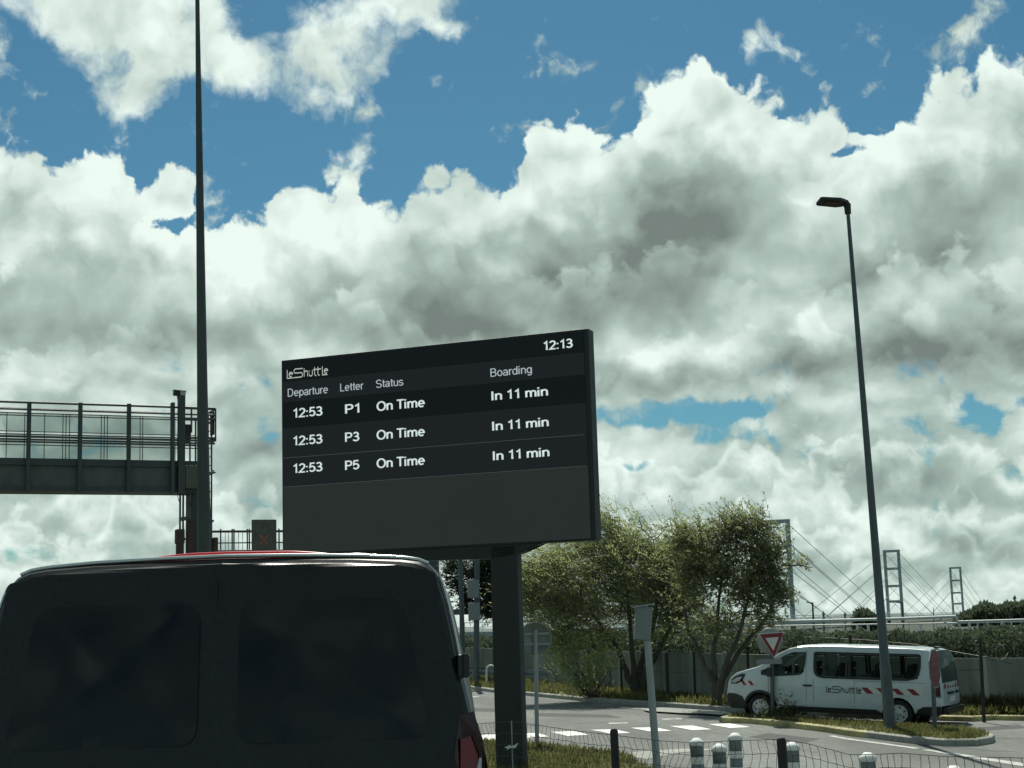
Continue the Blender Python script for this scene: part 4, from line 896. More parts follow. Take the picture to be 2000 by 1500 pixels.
for i, t in enumerate(runs):
    col = []
    lean = .09 * sin(i * .21) + g.uniform(-.03, .03); amp = .02 + .045 * (0.5 + .5 * sin(i * .13 + 2))
    for k in range(NH + 1):
        f = k / NH; z = t.z * (1 - f)
        off = lean * (1 - f) * f * 2.2 + amp * (1 if k % 2 else -1) * (0 if k in (0, NH) else 1) * .6
        col.append(Vector((t.x + off + g.uniform(-.008, .008), t.y + off * .4, max(z, -.02) + (g.uniform(-.012, .012) if 0 < k < NH else 0))))
    grid.append(col)
for i, c in enumerate(grid):
    pts = []
    for k in range(NH): pts += [c[k], c[k].lerp(c[k + 1], .5) + Vector((g.uniform(-.012, .012), 0, 0))]
    b.tube(pts + [c[NH]], .0042, 4, False)
for k in range(NH + 1): b.tube([c[k] for c in grid], .0048 if k else .0055, 4, False)
b.build('wire_mesh', M['wire'], nf)
p = P(999, 1408, 25.6); q = P(999, 1470, 25.6); b = MB(); b.tube([(p.x, p.y, -.05), p], .012, 5); b.build('thin_stake', M['galv'], nf)
c = P(1000, 1459, 25.5); rb = MB()
for dx_, dz_ in ((-.09, -.04), (.1, .06), (.07, -.01), (-.05, .035), (-.12, .0)): rb.tube([c, c + Vector((dx_ * .6, -.02, dz_ * .3)), c + Vector((dx_, -.03, dz_))], [.014, .016, .004], 5)
tag(rb.build('ribbon', M['ribbon']), 'scrap of white ribbon knotted on the wire fence in front of the display post', 'ribbon')
def bollard(loc, label):
    t = root('bollard', loc, label, 'bollard', 'white bollards behind the wire fence'); r = .105; h = .85
    b = MB(); b.lathe(loc - Vector((0, 0, .05)), (0, 0, 1), [(0, r), (h * .42, r)], 22); b.lathe(loc, (0, 0, 1), [(h * .53 + .0, r), (h * .66, r)], 22); b.build('body', M['bolw'], t)
    b = MB(); b.lathe(loc, (0, 0, 1), [(h * .37, r), (h * .53, r), (h * .53, r - .004)], 22); b.build('grey_band', M['bolg'], t)
    b = MB(); b.lathe(loc, (0, 0, 1), [(h * .66, r - .004), (h * .66, r - .002), (h * .86, r - .002)], 22); b.build('grey_band', M['bolg'], t)
    b = MB(); b.lathe(loc, (0, 0, 1), [(h * .86, r - .002), (h * .86, r + .014), (h * .92, r + .016), (h * .955, r * .8), (h * .995, r * .45), (h, 0)], 22); b.build('cap', M['bolw'], t); return t
bp = [(1360, 1441, 'white bollard nearest the leaning post, clear of the tight pair'), (1404, 1452, 'shortest looking white bollard, overlapped by the taller one beside it'), (1435, 1431, 'tallest looking white bollard of the tight pair behind the wire fence'),
      (1546, 1449, 'white bollard directly behind a dark post of the wire fence'), (1694, 1469, 'white bollard standing alone below the grass island'), (1862, 1495, 'white bollard of which only the cap shows at the bottom edge')]
pos = []
for x, y, _ in bp:
    d = ray(x, y); tt = (.85 - H) / d.z; q = Vector((0, 0, H)) + d * tt; pos.append(Vector((q.x, q.y, 0)))
b0 = bollard(pos[0], bp[0][2])
for q, (_, _, l) in zip(pos[1:], bp[1:]):
    c = copy_tree(b0); c.location = q; c['label'] = l

# ------------------------------------------------------------------ trees and shrubs
tree('windswept_tree', 'dense olive green windswept tree with several slanting trunks in front of the concrete wall', 'tree', G(1252, 1366),
     [[(1228, 1325, 0), (1208, 1270, .1), (1150, 1190, .2)], [(1238, 1330, -.1), (1235, 1265, -.2), (1225, 1150, -.1)], [(1250, 1300, .2), (1275, 1230, .3), (1290, 1120, .3)], [(1262, 1310, 0), (1290, 1265, -.1), (1330, 1180, -.1)]],
     [(1200, 1140, 150, 85, 4), (1095, 1160, 80, 85, 2.6), (1050, 1150, 46, 62, 1.2), (1180, 1068, 95, 42, 1.6), (1215, 1035, 60, 28, .6), (1300, 1120, 95, 90, 2.4), (1120, 1225, 110, 45, 1.3), (1300, 1210, 80, 40, .8), (1195, 1015, 26, 22, .25), (1345, 1090, 60, 70, 1.5), (1350, 1180, 50, 60, 1.0)],
     21, M['leaf'], 640, 10, 12, wind=(-.65, 0, .24), tl=.85, ll=.115, lw=.027, r0=.15, spread=.5, shell=.36)
tree('windswept_tree', 'thinner windswept tree beside the white van nose, sky showing through its swept top', 'tree', G(1399, 1384),
     [[(1396, 1335, 0), (1372, 1290, .1), (1345, 1235, .2), (1330, 1160, .2)], [(1397, 1330, .1), (1393, 1290, 0), (1398, 1230, 0), (1410, 1120, 0)], [(1405, 1330, -.1), (1425, 1280, -.2), (1450, 1220, -.2), (1470, 1120, -.2)], [(1410, 1325, 0), (1440, 1275, .2), (1490, 1215, .2), (1515, 1170, .2)]],
     [(1420, 1120, 90, 75, 2.4), (1470, 1160, 78, 90, 2.2), (1400, 1065, 66, 36, 1.2), (1450, 1032, 46, 22, .8), (1505, 1085, 48, 66, 1.5), (1525, 1170, 32, 66, .8), (1360, 1130, 50, 70, .9), (1420, 1230, 100, 28, .7), (1515, 1150, 35, 60, .6), (1490, 1025, 26, 18, .3), (1575, 1108, 14, 9, .10), (1345, 1060, 40, 34, .7)],
     22, M['leaf_dark'], 280, 9, 12, wind=(-.6, 0, .34), tl=.62, ll=.11, lw=.036, r0=.12, spread=.55, shell=.7)
tree('pine_tree', 'dark sparse pine behind the box pole and the display post', 'tree', Vector((*P(968, 1300, 72).xy, 0)), [[(968, 1240, 0), (962, 1150, 0), (960, 1100, 0)], [(965, 1180, 0), (925, 1150, 0), (892, 1150, 0)], [(966, 1160, 0), (920, 1120, .2), (888, 1120, 0)]],
     [(950, 1120, 40, 40, 2), (905, 1140, 26, 14, .7), (900, 1112, 22, 12, .5), (965, 1180, 40, 34, 1.6), (920, 1180, 18, 12, .4), (975, 1100, 34, 30, 1), (940, 1205, 28, 12, .4)], 23, M['pine'], 120, 9, 11, wind=(-.5, 0, .35), tl=.6, ll=.2, lw=.05, r0=.12)
def shrub(name, label, base, blobs_, seed, m, n, twigs, leaves, tl, ll, lw, wind=(-.2, 0, .6), cat='shrub'):
    g = np.random.default_rng(seed); t = root(name, base, label, cat); cs = []; w = np.array([c[2] * c[3] for c in blobs_], float); w /= w.sum()
    for _ in range(n):
        c = blobs_[g.choice(len(blobs_), p=w)]; v = rnd_unit(g, 1)[0] * g.uniform(0, 1) ** .5; q = P(c[0] + v[0] * c[2], c[1] + v[2] * c[3], base.y); q.y += v[1] * c[2] * base.y / F * .8; q.z = max(q.z, .1); cs.append(np.array(q))
    lv, lines = spray_verts(g, cs, wind, twigs, leaves, tl, ll, lw, .7); tk = MB()
    for c in cs[::2]: tk.tube(limb(g, np.array(base), c, 4, .08), [.02, .017, .014, .01, .006], 4, False)
    leaves_obj('foliage', lv, m, t); tk.build('stem', M['bark'], t)
shrub('drooping_shrub', 'loose grey green shrub filling the space under the dense windswept tree', G(1165, 1370), [(1140, 1295, 60, 36), (1105, 1300, 40, 36), (1190, 1280, 34, 36), (1125, 1345, 40, 14), (1120, 1265, 60, 30), (1165, 1330, 30, 20)], 31, M['leaf'], 84, 8, 9, .6, .11, .028)
shrub('small_weed', 'low leafy weed growing at the foot of the yield sign post', G(1530, 1404, .1), [(1535, 1396, 22, 8), (1498, 1399, 14, 6)], 32, M['grass'], 26, 6, 7, .2, .07, .03, cat='weed')
# ---- hedge mass behind the wall and the far wood on the right
def mass(name, pts, Y0, dY, m, n, ll, lw, seed):
    """pts: (px, top_py) outline of a far belt of green; fills it with leaf clumps down to the ground"""
    g = np.random.default_rng(seed); xs = [p[0] for p in pts]; out = []
    x = g.uniform(xs[0], xs[-1], n); yt = np.interp(x, xs, [p[1] for p in pts]); Yd = Y0 + g.uniform(-dY, dY, n)
    base = np.array([P(a, b_, c) for a, b_, c in zip(x, yt, Yd)]); f = g.uniform(0, 1, n) ** 1.3
    bump_ = .5 + .5 * np.sin(x * .11) * np.sin(x * .043 + 1)
    base[:, 2] = base[:, 2] * (1 - f * .97) - bump_ * .25 * ll * 3 + g.normal(size=n) * ll * .4
    d = rnd_unit(g, n); d[:, 2] = np.abs(d[:, 2]) + .3; d /= np.linalg.norm(d, axis=1)[:, None]
    o = leaves_obj(name, leaf_arrays(base, d, ll * g.uniform(.5, 1.4, n), lw * g.uniform(.6, 1.4, n), g), m); o['kind'] = 'stuff'; return o
mass('hedge', [(1380, 1252), (1480, 1238), (1560, 1239), (1640, 1242), (1700, 1238), (1800, 1240), (1880, 1236), (1940, 1230), (2060, 1226)], 82, 9, M['leaf_far'], 60000, .24, .14, 41)
mass('hedge', [(860, 1262), (905, 1250), (960, 1246), (1040, 1250), (1120, 1240), (1250, 1236), (1400, 1240)], 92, 8, M['leaf_far'], 36000, .26, .15, 42)
mass('woodland', [(1868, 1216), (1885, 1204), (1905, 1192), (1930, 1188), (1952, 1192), (1975, 1184), (1996, 1182), (2030, 1178), (2090, 1182)], 330, 25, M['leaf_far'], 30000, 1.1, .6, 43)
def farbush(label, pts, Y, n, seed):
    o = mass('bush', pts, Y, 3, M['leaf_far'], n, 1.0, .6, seed); del o['kind']; tag(o, label, 'bush')
farbush('round dark bush on the skyline between a thin stub mast and the street lamp', [(1670, 1212), (1676, 1202), (1686, 1197), (1698, 1198), (1706, 1205), (1710, 1214)], 260, 2200, 44)

# ------------------------------------------------------------------ cable stayed bridge far behind
py = [(1529, 340, 22.0), (1750, 515, 22.0), (1873, 725, 22.0)]
pyl = [P(x, 1212, d) for x, d, h in py]
for q in pyl: q.z = 0
br = root('cable_stayed_bridge', pyl[1], 'distant pale bridge with three ladder shaped pylons and slanting stay cables', 'bridge')
dr = (pyl[2] - pyl[0]).normalized(); nr = Vector((dr.y, -dr.x, 0)); HW = 2.25; DZ = 2.3
b = MB(); b.bar(pyl[0] - dr * 170 + Vector((0, 0, DZ - .5)), pyl[2] + dr * 200 + Vector((0, 0, DZ - .5)), HW * 2 + 3, .9); b.build('deck', M['bridgegrey'], br)
for s_ in (-1, 1):
    b = MB()
    for z_ in (.5, 1.05): b.tube([pyl[0] - dr * 170 + nr * s_ * (HW + 1.3) + Vector((0, 0, DZ + z_)), pyl[2] + dr * 200 + nr * s_ * (HW + 1.3) + Vector((0, 0, DZ + z_))], .06, 5)
    for k in range(140):
        q = pyl[0] - dr * (170 - k * 5.4) + nr * s_ * (HW + 1.3); b.tube([q + Vector((0, 0, DZ)), q + Vector((0, 0, DZ + 1.05))], .04, 4, False)
    b.build('railing', M['white_steel'], br)
for i, q in enumerate(pyl):
    Ht = py[i][2] + DZ; b = MB()
    for s_ in (-1, 1): b.bar(q + nr * s_ * HW - Vector((0, 0, .1)), q + nr * s_ * HW + Vector((0, 0, Ht)), .95, .95, dr)
    p_ = b.build('pylon', M['bridgegrey'], br)
    for f in (.985, .72, .46, .23):
        b = MB(); z_ = DZ + py[i][2] * f; b.bar(q - nr * (HW + (.5 if f > .9 else -.47)) + Vector((0, 0, z_)), q + nr * (HW + (.5 if f > .9 else -.47)) + Vector((0, 0, z_)), .98 if f > .9 else .8, .8); b.build('crossbeam', M['bridgegrey'], p_)
    span = [188, 188 if i == 1 else 225, 225]
    for s_ in (-1, 1):
        for e in (-1, 1):
            L = {(0, 1): 188, (1, -1): 188, (1, 1): 225, (2, -1): 225}.get((i, e), 190 if i == 2 else 160)
            for f, a in ((.96, .82), (.77, .64), (.5, .42), (.3, .25)):
                b = MB(); b.tube([q + nr * s_ * HW + Vector((0, 0, DZ + py[i][2] * f)), q + nr * s_ * (HW + .6) + dr * e * L * a + Vector((0, 0, DZ))], .075, 5); b.build('stay_cable', M['cable'], br)
# pipe rack with white rails nearer to us
RP = Plane(P(1470, 1220, 100), P(1990, 1220, 92))
pr_ = root('pipe_bridge', RP.pt(40 / 1, 0) * 1, 'long white tubular rail structure crossing behind the white van in front of the bridge', 'pipe bridge')
b = MB(); b.tube([RP.at(1470, 1215), RP.at(1600, 1212), RP.at(1740, 1209), RP.at(1867, 1204)], .085, 8); b.build('top_tube', M['white_steel'], pr_)
b = MB(); b.tube([RP.at(1867, 1204), RP.at(1880, 1238)], .075, 6); b.tube([RP.at(1836, 1208), RP.at(1878, 1237)], .05, 6); b.build('end_brace', M['white_steel'], pr_)
b = MB(); b.tube([RP.at(1470, 1223), RP.at(1868, 1217), RP.at(2080, 1212)], .045, 6); b.tube([RP.at(1872, 1214), RP.at(2080, 1208)], .06, 6); b.build('handrail', M['white_steel'], pr_)
b = MB(); b.tube([RP.at(1470, 1245), RP.at(1880, 1238)], .07, 6); b.tube([RP.at(1880, 1236), RP.at(2080, 1232)], .07, 6); b.build('lower_beam', M['steel_dark'], pr_)
g = random.Random(9)
for x in list(range(1490, 1866, 26)) + [1895, 1911, 1931, 1953, 1976, 1999, 2030]:
    b = MB(); x2 = x + g.uniform(-5, 5); yt = 1223 - (x - 1470) * .017 if x < 1868 else 1212; q = RP.at(x2, yt); lo = RP.at(x2 + 1.5, yt + 22)
    b.tube([q, (lo.x, lo.y, 0)], .05 if g.random() > .3 else .09, 5, False); b.build('upright', M['white_steel'], pr_)
b = MB()
for x in range(1500, 1850, 52): b.tube([RP.at(x, 1242), RP.at(x + 22, 1224)], .028, 4, False); b.tube([RP.at(x + 24, 1224), RP.at(x + 48, 1241)], .028, 4, False)
for x in range(1498, 1860, 17):
    if g.random() > .35: b.tube([RP.at(x, 1241 - (x - 1498) * .015), RP.at(x + g.uniform(6, 14), 1241 - (x - 1498) * .015)], .05, 4)
b.build('brace', M['white_steel'], pr_)
def farlamp(x, y0, Y, label):
    q = P(x + 2, 1230, Y); t = P(x, y0, Y); r = root('lamp_post', (q.x, q.y, 0), label, 'lamp post', 'small lamp posts by the bridge')
    b = MB(); b.tube([(q.x, q.y, 0), t], [.09, .06], 8); b.build('shaft', M['steel_dark'], r)
    b = MB(); e = P(x - 12, y0 - 2, Y); b.bar(t + Vector((.05, 0, 0)), e, .2, .07); b.build('lamp_head', M['steel_dark'], r)
farlamp(1587, 1178, 108, 'small dark lamp post beside the tree crown, below the first bridge pylon')
farlamp(1762, 1178, 112, 'small dark lamp post in front of the middle bridge pylon')
for x, y0, l in ((1608, 1193, 'short stub mast on the skyline beside the first bridge pylon'), (1650, 1195, 'thin stub mast on the skyline beside the round dark bush'), (1823, 1186, 'slim needle mast on the skyline between the middle and the last pylon')):
    q = P(x, 1212, 300); t = P(x, y0, 300); b = MB(); b.tube([(q.x, q.y, 0), t - Vector((0, 0, .5)), t], [.25 if x < 1700 else .1, .2 if x < 1700 else .08, .05], 6); b.box(t - Vector((0, 0, .6)), (.5, .3, .4)) if x < 1700 else None; tag(b.build('stub_mast', M['cable']), l, 'mast')

# ------------------------------------------------------------------ white minibus
wr = G(1758, 1418.5); fwd = Vector((-cos(R_(28)), sin(R_(28)), RS * 1.35)).normalized(); lft = Vector((0, 0, 1)).cross(fwd).normalized(); upv = fwd.cross(lft) * .95
org = wr - fwd * -1.69 - lft * .82
VM = Matrix((fwd, lft, upv)).transposed().to_4x4(); VM.translation = org
wv_ = bpy.data.objects.new('minibus', None); COL.objects.link(wv_); wv_.matrix_world = VM
tag(wv_, 'white minibus with red and white warning stripes standing behind the grass island', 'van')
def lb_(mb, name, m, parent=wv_, bevel=0):
    o = mb.build(name, m, None, bevel); o.parent = parent; return o
def Ys(x, z):
    y = .955
    if z > 1.08: y -= .15 * ((z - 1.08) / .89) ** 1.35
    if z < .5: y -= .05 * (.5 - z) / .3
    if x > 1.6: y -= .20 * ((x - 1.6) / 1.14) ** 2.2
    if x < -2.3: y -= .05 * ((-2.3 - x) / .44) ** 2
    return y
def arc(cx, cz, r, a0, a1, n=14): return [(cx + r * cos(R_(a0 + (a1 - a0) * i / n)), cz + r * sin(R_(a0 + (a1 - a0) * i / n))) for i in range(n + 1)]
WX = (1.81, -1.69); WZ = .335; AR = .40
bottom = [(-2.70, .34)] + arc(WX[1], WZ, AR, 178, 2) + [(WX[1] + .45, .27), (WX[0] - .45, .27)] + arc(WX[0], WZ, AR, 178, 2) + [(2.40, .28), (2.66, .28)]
upper = [(2.72, .42), (2.735, .62), (2.715, .78), (2.69, .92), (2.61, 1.06), (2.46, 1.17), (2.2, 1.255), (1.95, 1.325), (1.80, 1.385), (1.55, 1.56), (1.28, 1.735), (1.05, 1.85), (.85, 1.905), (.5, 1.935), (0, 1.945), (-1.0, 1.94), (-1.9, 1.925), (-2.35, 1.90), (-2.52, 1.86), (-2.60, 1.76), (-2.655, 1.45), (-2.69, 1.12), (-2.715, .8), (-2.72, .55)]
outl = bottom + upper
wl_hole = [(.36, 1.205), (-2.18, 1.205), (-2.18, 1.775), (.36, 1.775)]
dw = [(1.50, 1.165), (.98, 1.20), (.76, 1.225), (.67, 1.30), (.635, 1.55), (.625, 1.80), (.95, 1.79), (1.12, 1.73), (1.30, 1.62), (1.50, 1.46)]
qw = [(1.78, 1.185), (1.585, 1.165), (1.575, 1.40), (1.66, 1.345), (1.78, 1.30)]
def panel(loops, side, off=0.0, cuts=True):
    bm = bmesh.new(); ed = []
    for lp in loops:
        vs = [bm.verts.new((x, 0, z)) for x, z in lp]
        for i in range(len(vs)): ed.append(bm.edges.new((vs[i], vs[(i + 1) % len(vs)])))
    bmesh.ops.triangle_fill(bm, use_beauty=True, use_dissolve=False, edges=ed)
    if cuts:
        for z in (.5, .8, 1.08, 1.3, 1.5, 1.7): bmesh.ops.bisect_plane(bm, geom=bm.verts[:] + bm.edges[:] + bm.faces[:], plane_co=(0, 0, z), plane_no=(0, 0, 1))
        for x in (2.5, 2.25, 2.0, 1.6, -2.3, -2.5): bmesh.ops.bisect_plane(bm, geom=bm.verts[:] + bm.edges[:] + bm.faces[:], plane_co=(x, 0, 0), plane_no=(1, 0, 0))
    bmesh.ops.triangulate(bm, faces=bm.faces[:]); bm.verts.index_update()
    vs = [(v.co.x, side * (Ys(v.co.x, v.co.z) + off), v.co.z) for v in bm.verts]; fs = []
    for f in bm.faces:
        t = tuple(v.index for v in f.verts); nrm = (Vector(vs[t[1]]) - Vector(vs[t[0]])).cross(Vector(vs[t[2]]) - Vector(vs[t[0]]))
        fs.append(t if nrm.y * side > 0 else t[::-1])
    bm.free(); return vs, fs
body = MB()
for sd_ in (1, -1):
    vs, fs = panel([outl, wl_hole, dw, qw], sd_); body.add(vs, fs, True)
bump_, wsc, rgl = MB(), MB(), MB()
n_ = len(upper); nor = []
for i in range(n_):
    a = Vector(upper[max(i - 1, 0)]); c = Vector(upper[min(i + 1, n_ - 1)]); t = (c - a).normalized(); nor.append(Vector((t.y, -t.x)))
def xs(i):
    x, z = upper[i]; y = Ys(x, z); o = nor[i]; r = []
    half = [(0, 0), (-.012, .028), (-.045, .045), (-.16, .055), (-.45, .065), (-.955, .07)]
    for dy, off in half: r.append((x + o.x * off, y + dy if dy > -.9 else 0, z + o.y * off))
    return r + [(p[0], -p[1], p[2]) for p in r[-2::-1]]
S_ = [xs(i) for i in range(n_)]; m_ = len(S_[0])
for i in range(n_ - 1):
    zz = (upper[i][1] + upper[i + 1][1]) / 2; front = upper[i][0] > 2.5; glass = 1.82 > upper[i][0] > 1.0 and zz > 1.38; rear = upper[i + 1][0] < -2.59 and zz > 1.12
    for k in range(m_ - 1):
        mid_ = 2 <= k < m_ - 3
        t = bump_ if ((front and zz < .66)) else (wsc if glass and mid_ else (rgl if rear and mid_ else body))
        t.add([S_[i][k], S_[i][k + 1], S_[i + 1][k + 1], S_[i + 1][k]], [(0, 1, 2, 3)], True)
lb_(body, 'body', M['vanwhite']); lb_(bump_, 'front_bumper', M['black']); lb_(wsc, 'windscreen', M['vantint']); lb_(rgl, 'rear_window', M['vantint'])
b = MB(); b.box((0, 0, .36), (5.2, 1.7, .14)); b.box((1.75, 0, .72), (1.3, 1.5, .5)); b.box((-.4, 0, .50), (4.2, 1.72, .1)); lb_(b, 'floor', M['seat'])
for x in (.85, -.05, -.95, -1.75):
    for y in (-.5, .0, .5):
        if x == .85 and y == 0: continue
        b = MB(); b.box((x + .2, y, .72), (.48, .44, .14)); b.box((x - .06, y, 1.06), (.13, .43, .62), Matrix.Rotation(R_(-10), 3, 'Y')); b.box((x - .14, y, 1.46), (.09, .25, .17), Matrix.Rotation(R_(-8), 3, 'Y')); lb_(b, 'seat', M['seat'], bevel=.02)
b = MB(); b.tube([(1.22 + .04 * sin(t), .45 + .18 * cos(t), 1.10 + .16 * sin(t)) for t in [k * pi / 8 for k in range(17)]], .018, 6, False); lb_(b, 'steering_wheel', M['black'])
def rr(poly, rads, n=4):
    out = []; N_ = len(poly)
    for i in range(N_):
        p = Vector(poly[i]); e0 = (Vector(poly[i - 1]) - p).normalized(); e1 = (Vector(poly[(i + 1) % N_]) - p).normalized(); r = rads[i]
        for j in range(n): t = j / (n - 1); out.append(tuple(p + e0 * r * (1 - t) ** 2 + e1 * r * t ** 2))
    return out
for sd_ in (1, -1):
    outer = rr([(.42, 1.15), (-2.25, 1.15), (-2.25, 1.83), (.42, 1.83)], [.26, .34, .08, .07]); inner = rr([(.35, 1.20), (-2.18, 1.20), (-2.18, 1.78), (.35, 1.78)], [.22, .28, .06, .05])
    b = MB(); b.add([(x, sd_ * (Ys(x, z) + .012), z) for x, z in outer + inner], [(i, (i + 1) % len(outer), len(outer) + (i + 1) % len(outer), len(outer) + i) for i in range(len(outer))])
    for x in (-.42, -.50, -1.32, -1.38):
        b.add([(x - .03, sd_ * (Ys(x, z) + .012), z) for z in (1.17, 1.5, 1.80)] + [(x + .03, sd_ * (Ys(x, z) + .012), z) for z in (1.17, 1.5, 1.80)], [(0, 3, 4, 1), (1, 4, 5, 2)])
    o = lb_(b, 'side_window', M['black']); vs, fs = panel([inner], sd_, .008); b = MB(); b.add(vs, fs); lb_(b, 'pane', M['vantint'], o)
    vs, fs = panel([dw], sd_, .004); b = MB(); b.add(vs, fs); o = lb_(b, 'door_window', M['vantint'])
    ins = [(x * .96 + .04 * 1.05, z * .96 + .04 * 1.45) for x, z in dw]
    b = MB(); b.add([(x, sd_ * (Ys(x, z) + .009), z) for x, z in [(x * 1.02 - .02 * 1.05, z * 1.03 - .03 * 1.45) for x, z in dw] + ins], [(i, (i + 1) % 10, 10 + (i + 1) % 10, 10 + i) for i in range(10)]); lb_(b, 'frame', M['black'], o)
    vs, fs = panel([qw], sd_, .005); b = MB(); b.add(vs, fs); lb_(b, 'quarter_window', M['vanglass'])
    b = MB()
    for lp in ([(1.30, .30), (.45, .30), (-.9, .31), (-1.24, .33), (-1.24, .27), (1.36, .27)], ): pass
    vs, fs = panel([[(1.37, .265), (1.33, .33), (1.2, .40), (.4, .405), (-1.15, .40), (-1.27, .33), (-1.28, .265)]], sd_, .012, False); b.add(vs, fs); lb_(b, 'sill', M['black'])
    b = MB(); vs, fs = panel([[(2.18, .275), (2.225, .45), (2.3, .60), (2.5, .665), (2.735, .665), (2.72, .42), (2.66, .275)]], sd_, .014); b.add(vs, fs); lb_(b, 'front_bumper', M['black'])
    b = MB(); vs, fs = panel([[(-2.12, .345), (-2.15, .43), (-2.3, .52), (-2.715, .54), (-2.70, .345)]], sd_, .012); b.add(vs, fs); lb_(b, 'rear_bumper', M['black'])
    for i, wx in enumerate(WX):
        b = MB(); o8_ = arc(wx, WZ, .455, 175, 5, 16) + arc(wx, WZ, AR - .01, 5, 175, 16); b.add([(x, sd_ * (Ys(x, z) + .012), z) for x, z in o8_], [(k, k + 1, 32 - k, 33 - k) for k in range(16)])
        lb_(b, 'wheel_arch', M['black'] if i == 0 else M['vanwhite'])
        b = MB(); b.lathe((wx, sd_ * .60, WZ), (0, sd_, 0), [(0, .44), (.3, .44)], 20); b.lathe((wx, sd_ * .60, WZ), (0, sd_, 0), [(0, 0), (0, .44)], 20); lb_(b, 'wheel_well', M['black'])
        b = MB(); b.lathe((wx, sd_ * .70, WZ), (0, sd_, 0), [(0, .23), (.02, .31), (.06, .335), (.17, .335), (.21, .32), (.225, .23), (.21, .215)], 32); t_ = lb_(b, 'wheel', M['tyre'])
        b = MB(); b.lathe((wx, sd_ * .70, WZ), (0, sd_, 0), [(.212, .218), (.20, .19), (.205, .17)], 28); b.lathe((wx, sd_ * .70, WZ), (0, sd_, 0), [(.205, .09), (.215, .06), (.218, 0)], 20)
        for k in range(6):
            a = k * pi / 3 + .2; d0 = Vector((cos(a), 0, sin(a))); c0 = Vector((wx, sd_ * .905, WZ)); tn = Vector((-sin(a), 0, cos(a)))
            b.add([c0 + d0 * .05 - tn * .045, c0 + d0 * .05 + tn * .045, c0 + d0 * .19 + tn * .062, c0 + d0 * .19 - tn * .062], [(0, 1, 2, 3)])
        lb_(b, 'rim', M['rim'], t_); b = MB(); b.lathe((wx, sd_ * .70, WZ), (0, sd_, 0), [(.19, .2), (.19, 0)], 20); lb_(b, 'hub_plate', M['black'], t_)
    def deco(poly, m, name, off=.008, par=wv_):
        vs, fs = panel([poly], sd_, off); b = MB(); b.add(vs, fs); return lb_(b, name, m, par)
    # warning stripes on wing and rear quarter
    def stripes(x0, x1, z0, z1, n):
        w = (x0 - x1) / n; deco([(x0 + .01, z0 - .01), (x1 - .01, z0 - .01), (x1 - .01, z1 + .01), (x0 + .01, z1 + .01)], M['signwhite'], 'warning_stripe', .006)
        b = MB()
        for k in range(n):
            q = [(x0 - w * k - w * .42, z0), (x0 - w * k - w * .86, z0), (x0 - w * k - w * .44, z1), (x0 - w * k - 0.0, z1)]
            vs, fs = panel([q], sd_, .010, False); b.add(vs, fs)
        lb_(b, 'warning_stripe', M['stripered'])
    stripes(2.36, 1.93, .90, 1.02, 2); stripes(-.78, -2.28, .80, .95, 4)
    deco([(.66, .925), (.47, .925), (.44, .95), (.47, .975), (.66, .975), (.70, .95)], M['black'], 'door_handle', .02)
    hl = [(2.64, .92), (2.46, .93), (2.30, 1.0), (2.20, 1.19), (2.30, 1.195), (2.50, 1.12), (2.60, 1.04)]
    o = deco(hl, M['vanglass'], 'headlight', .014); deco([(2.62, .95), (2.50, .95), (2.36, 1.02), (2.30, 1.12), (2.46, 1.09), (2.58, 1.01)], M['clear_lens'], 'lens', .02, o)
    deco([(-2.60, .78), (-2.715, .78), (-2.68, 1.28), (-2.60, 1.30)], M['lens_dark'], 'tail_light', .014)
    b = MB()
    for pts_ in ([(.60, .42), (.60, 1.15), (.61, 1.86)], [(1.58, .66), (1.59, 1.16)], [(1.40, .45), (1.58, .66)], [(.42, .42), (.42, 1.13)], [(.60, .42), (1.38, .42)], [(-.62, .42), (-.62, 1.13)], [(-.62, 1.11), (-2.35, 1.11)]):
        for k in range(len(pts_) - 1):
            (xa, za), (xb, zb_) = pts_[k], pts_[k + 1]; b.tube([(xa + (xb - xa) * t / 4, sd_ * (Ys(xa + (xb - xa) * t / 4, za + (zb_ - za) * t / 4) + .001), za + (zb_ - za) * t / 4) for t in range(5)], .005, 4, False)
    lb_(b, 'door_gap', M['decal'])
    b = MB(); b.box((1.50, sd_ * 1.06, 1.27), (.13, .20, .24)); b.bar((1.48, sd_ * .93, 1.17), (1.48, sd_ * 1.0, 1.18), .06, .05); lb_(b, 'side_mirror', M['black'], bevel=.02)
    yy = sd_ * (Ys(-.1, .88) + .012); x0 = .08 if sd_ > 0 else -.58
    wordmark(M['decal'], 'emblem', (x0, yy, .80), (-sd_, 0, 0), (0, 0, 1), .88, .15, wv_, .14).matrix_parent_inverse = Matrix()
# rear door furniture
b = MB(); b.box((-2.80, 0, .42), (.16, 1.72, .17)); lb_(b, 'rear_bumper', M['black'], bevel=.03)
b = MB(); b.box((-2.775, 0, .70), (.03, .55, .13)); lb_(b, 'number_plate', M['signwhite'])
b = MB(); b.box((-2.80, .25, .86), (.06, .5, .06)); b.box((-2.80, -.45, .86), (.05, .18, .06)); lb_(b, 'door_handle', M['black'])
for k in range(6):
    y = .78 - k * .28; b = MB(); xr = -2.775; b.add([(xr, y, .98), (xr, y - .13, .98), (xr + .025, y - .26, 1.12), (xr + .025, y - .13, 1.12)], [(0, 1, 2, 3)]); lb_(b, 'warning_stripe', M['stripered'])
b = MB(); b.box((-2.45, 0, 1.985), (.1, .4, .04)); lb_(b, 'brake_light', M['lens_dark'])

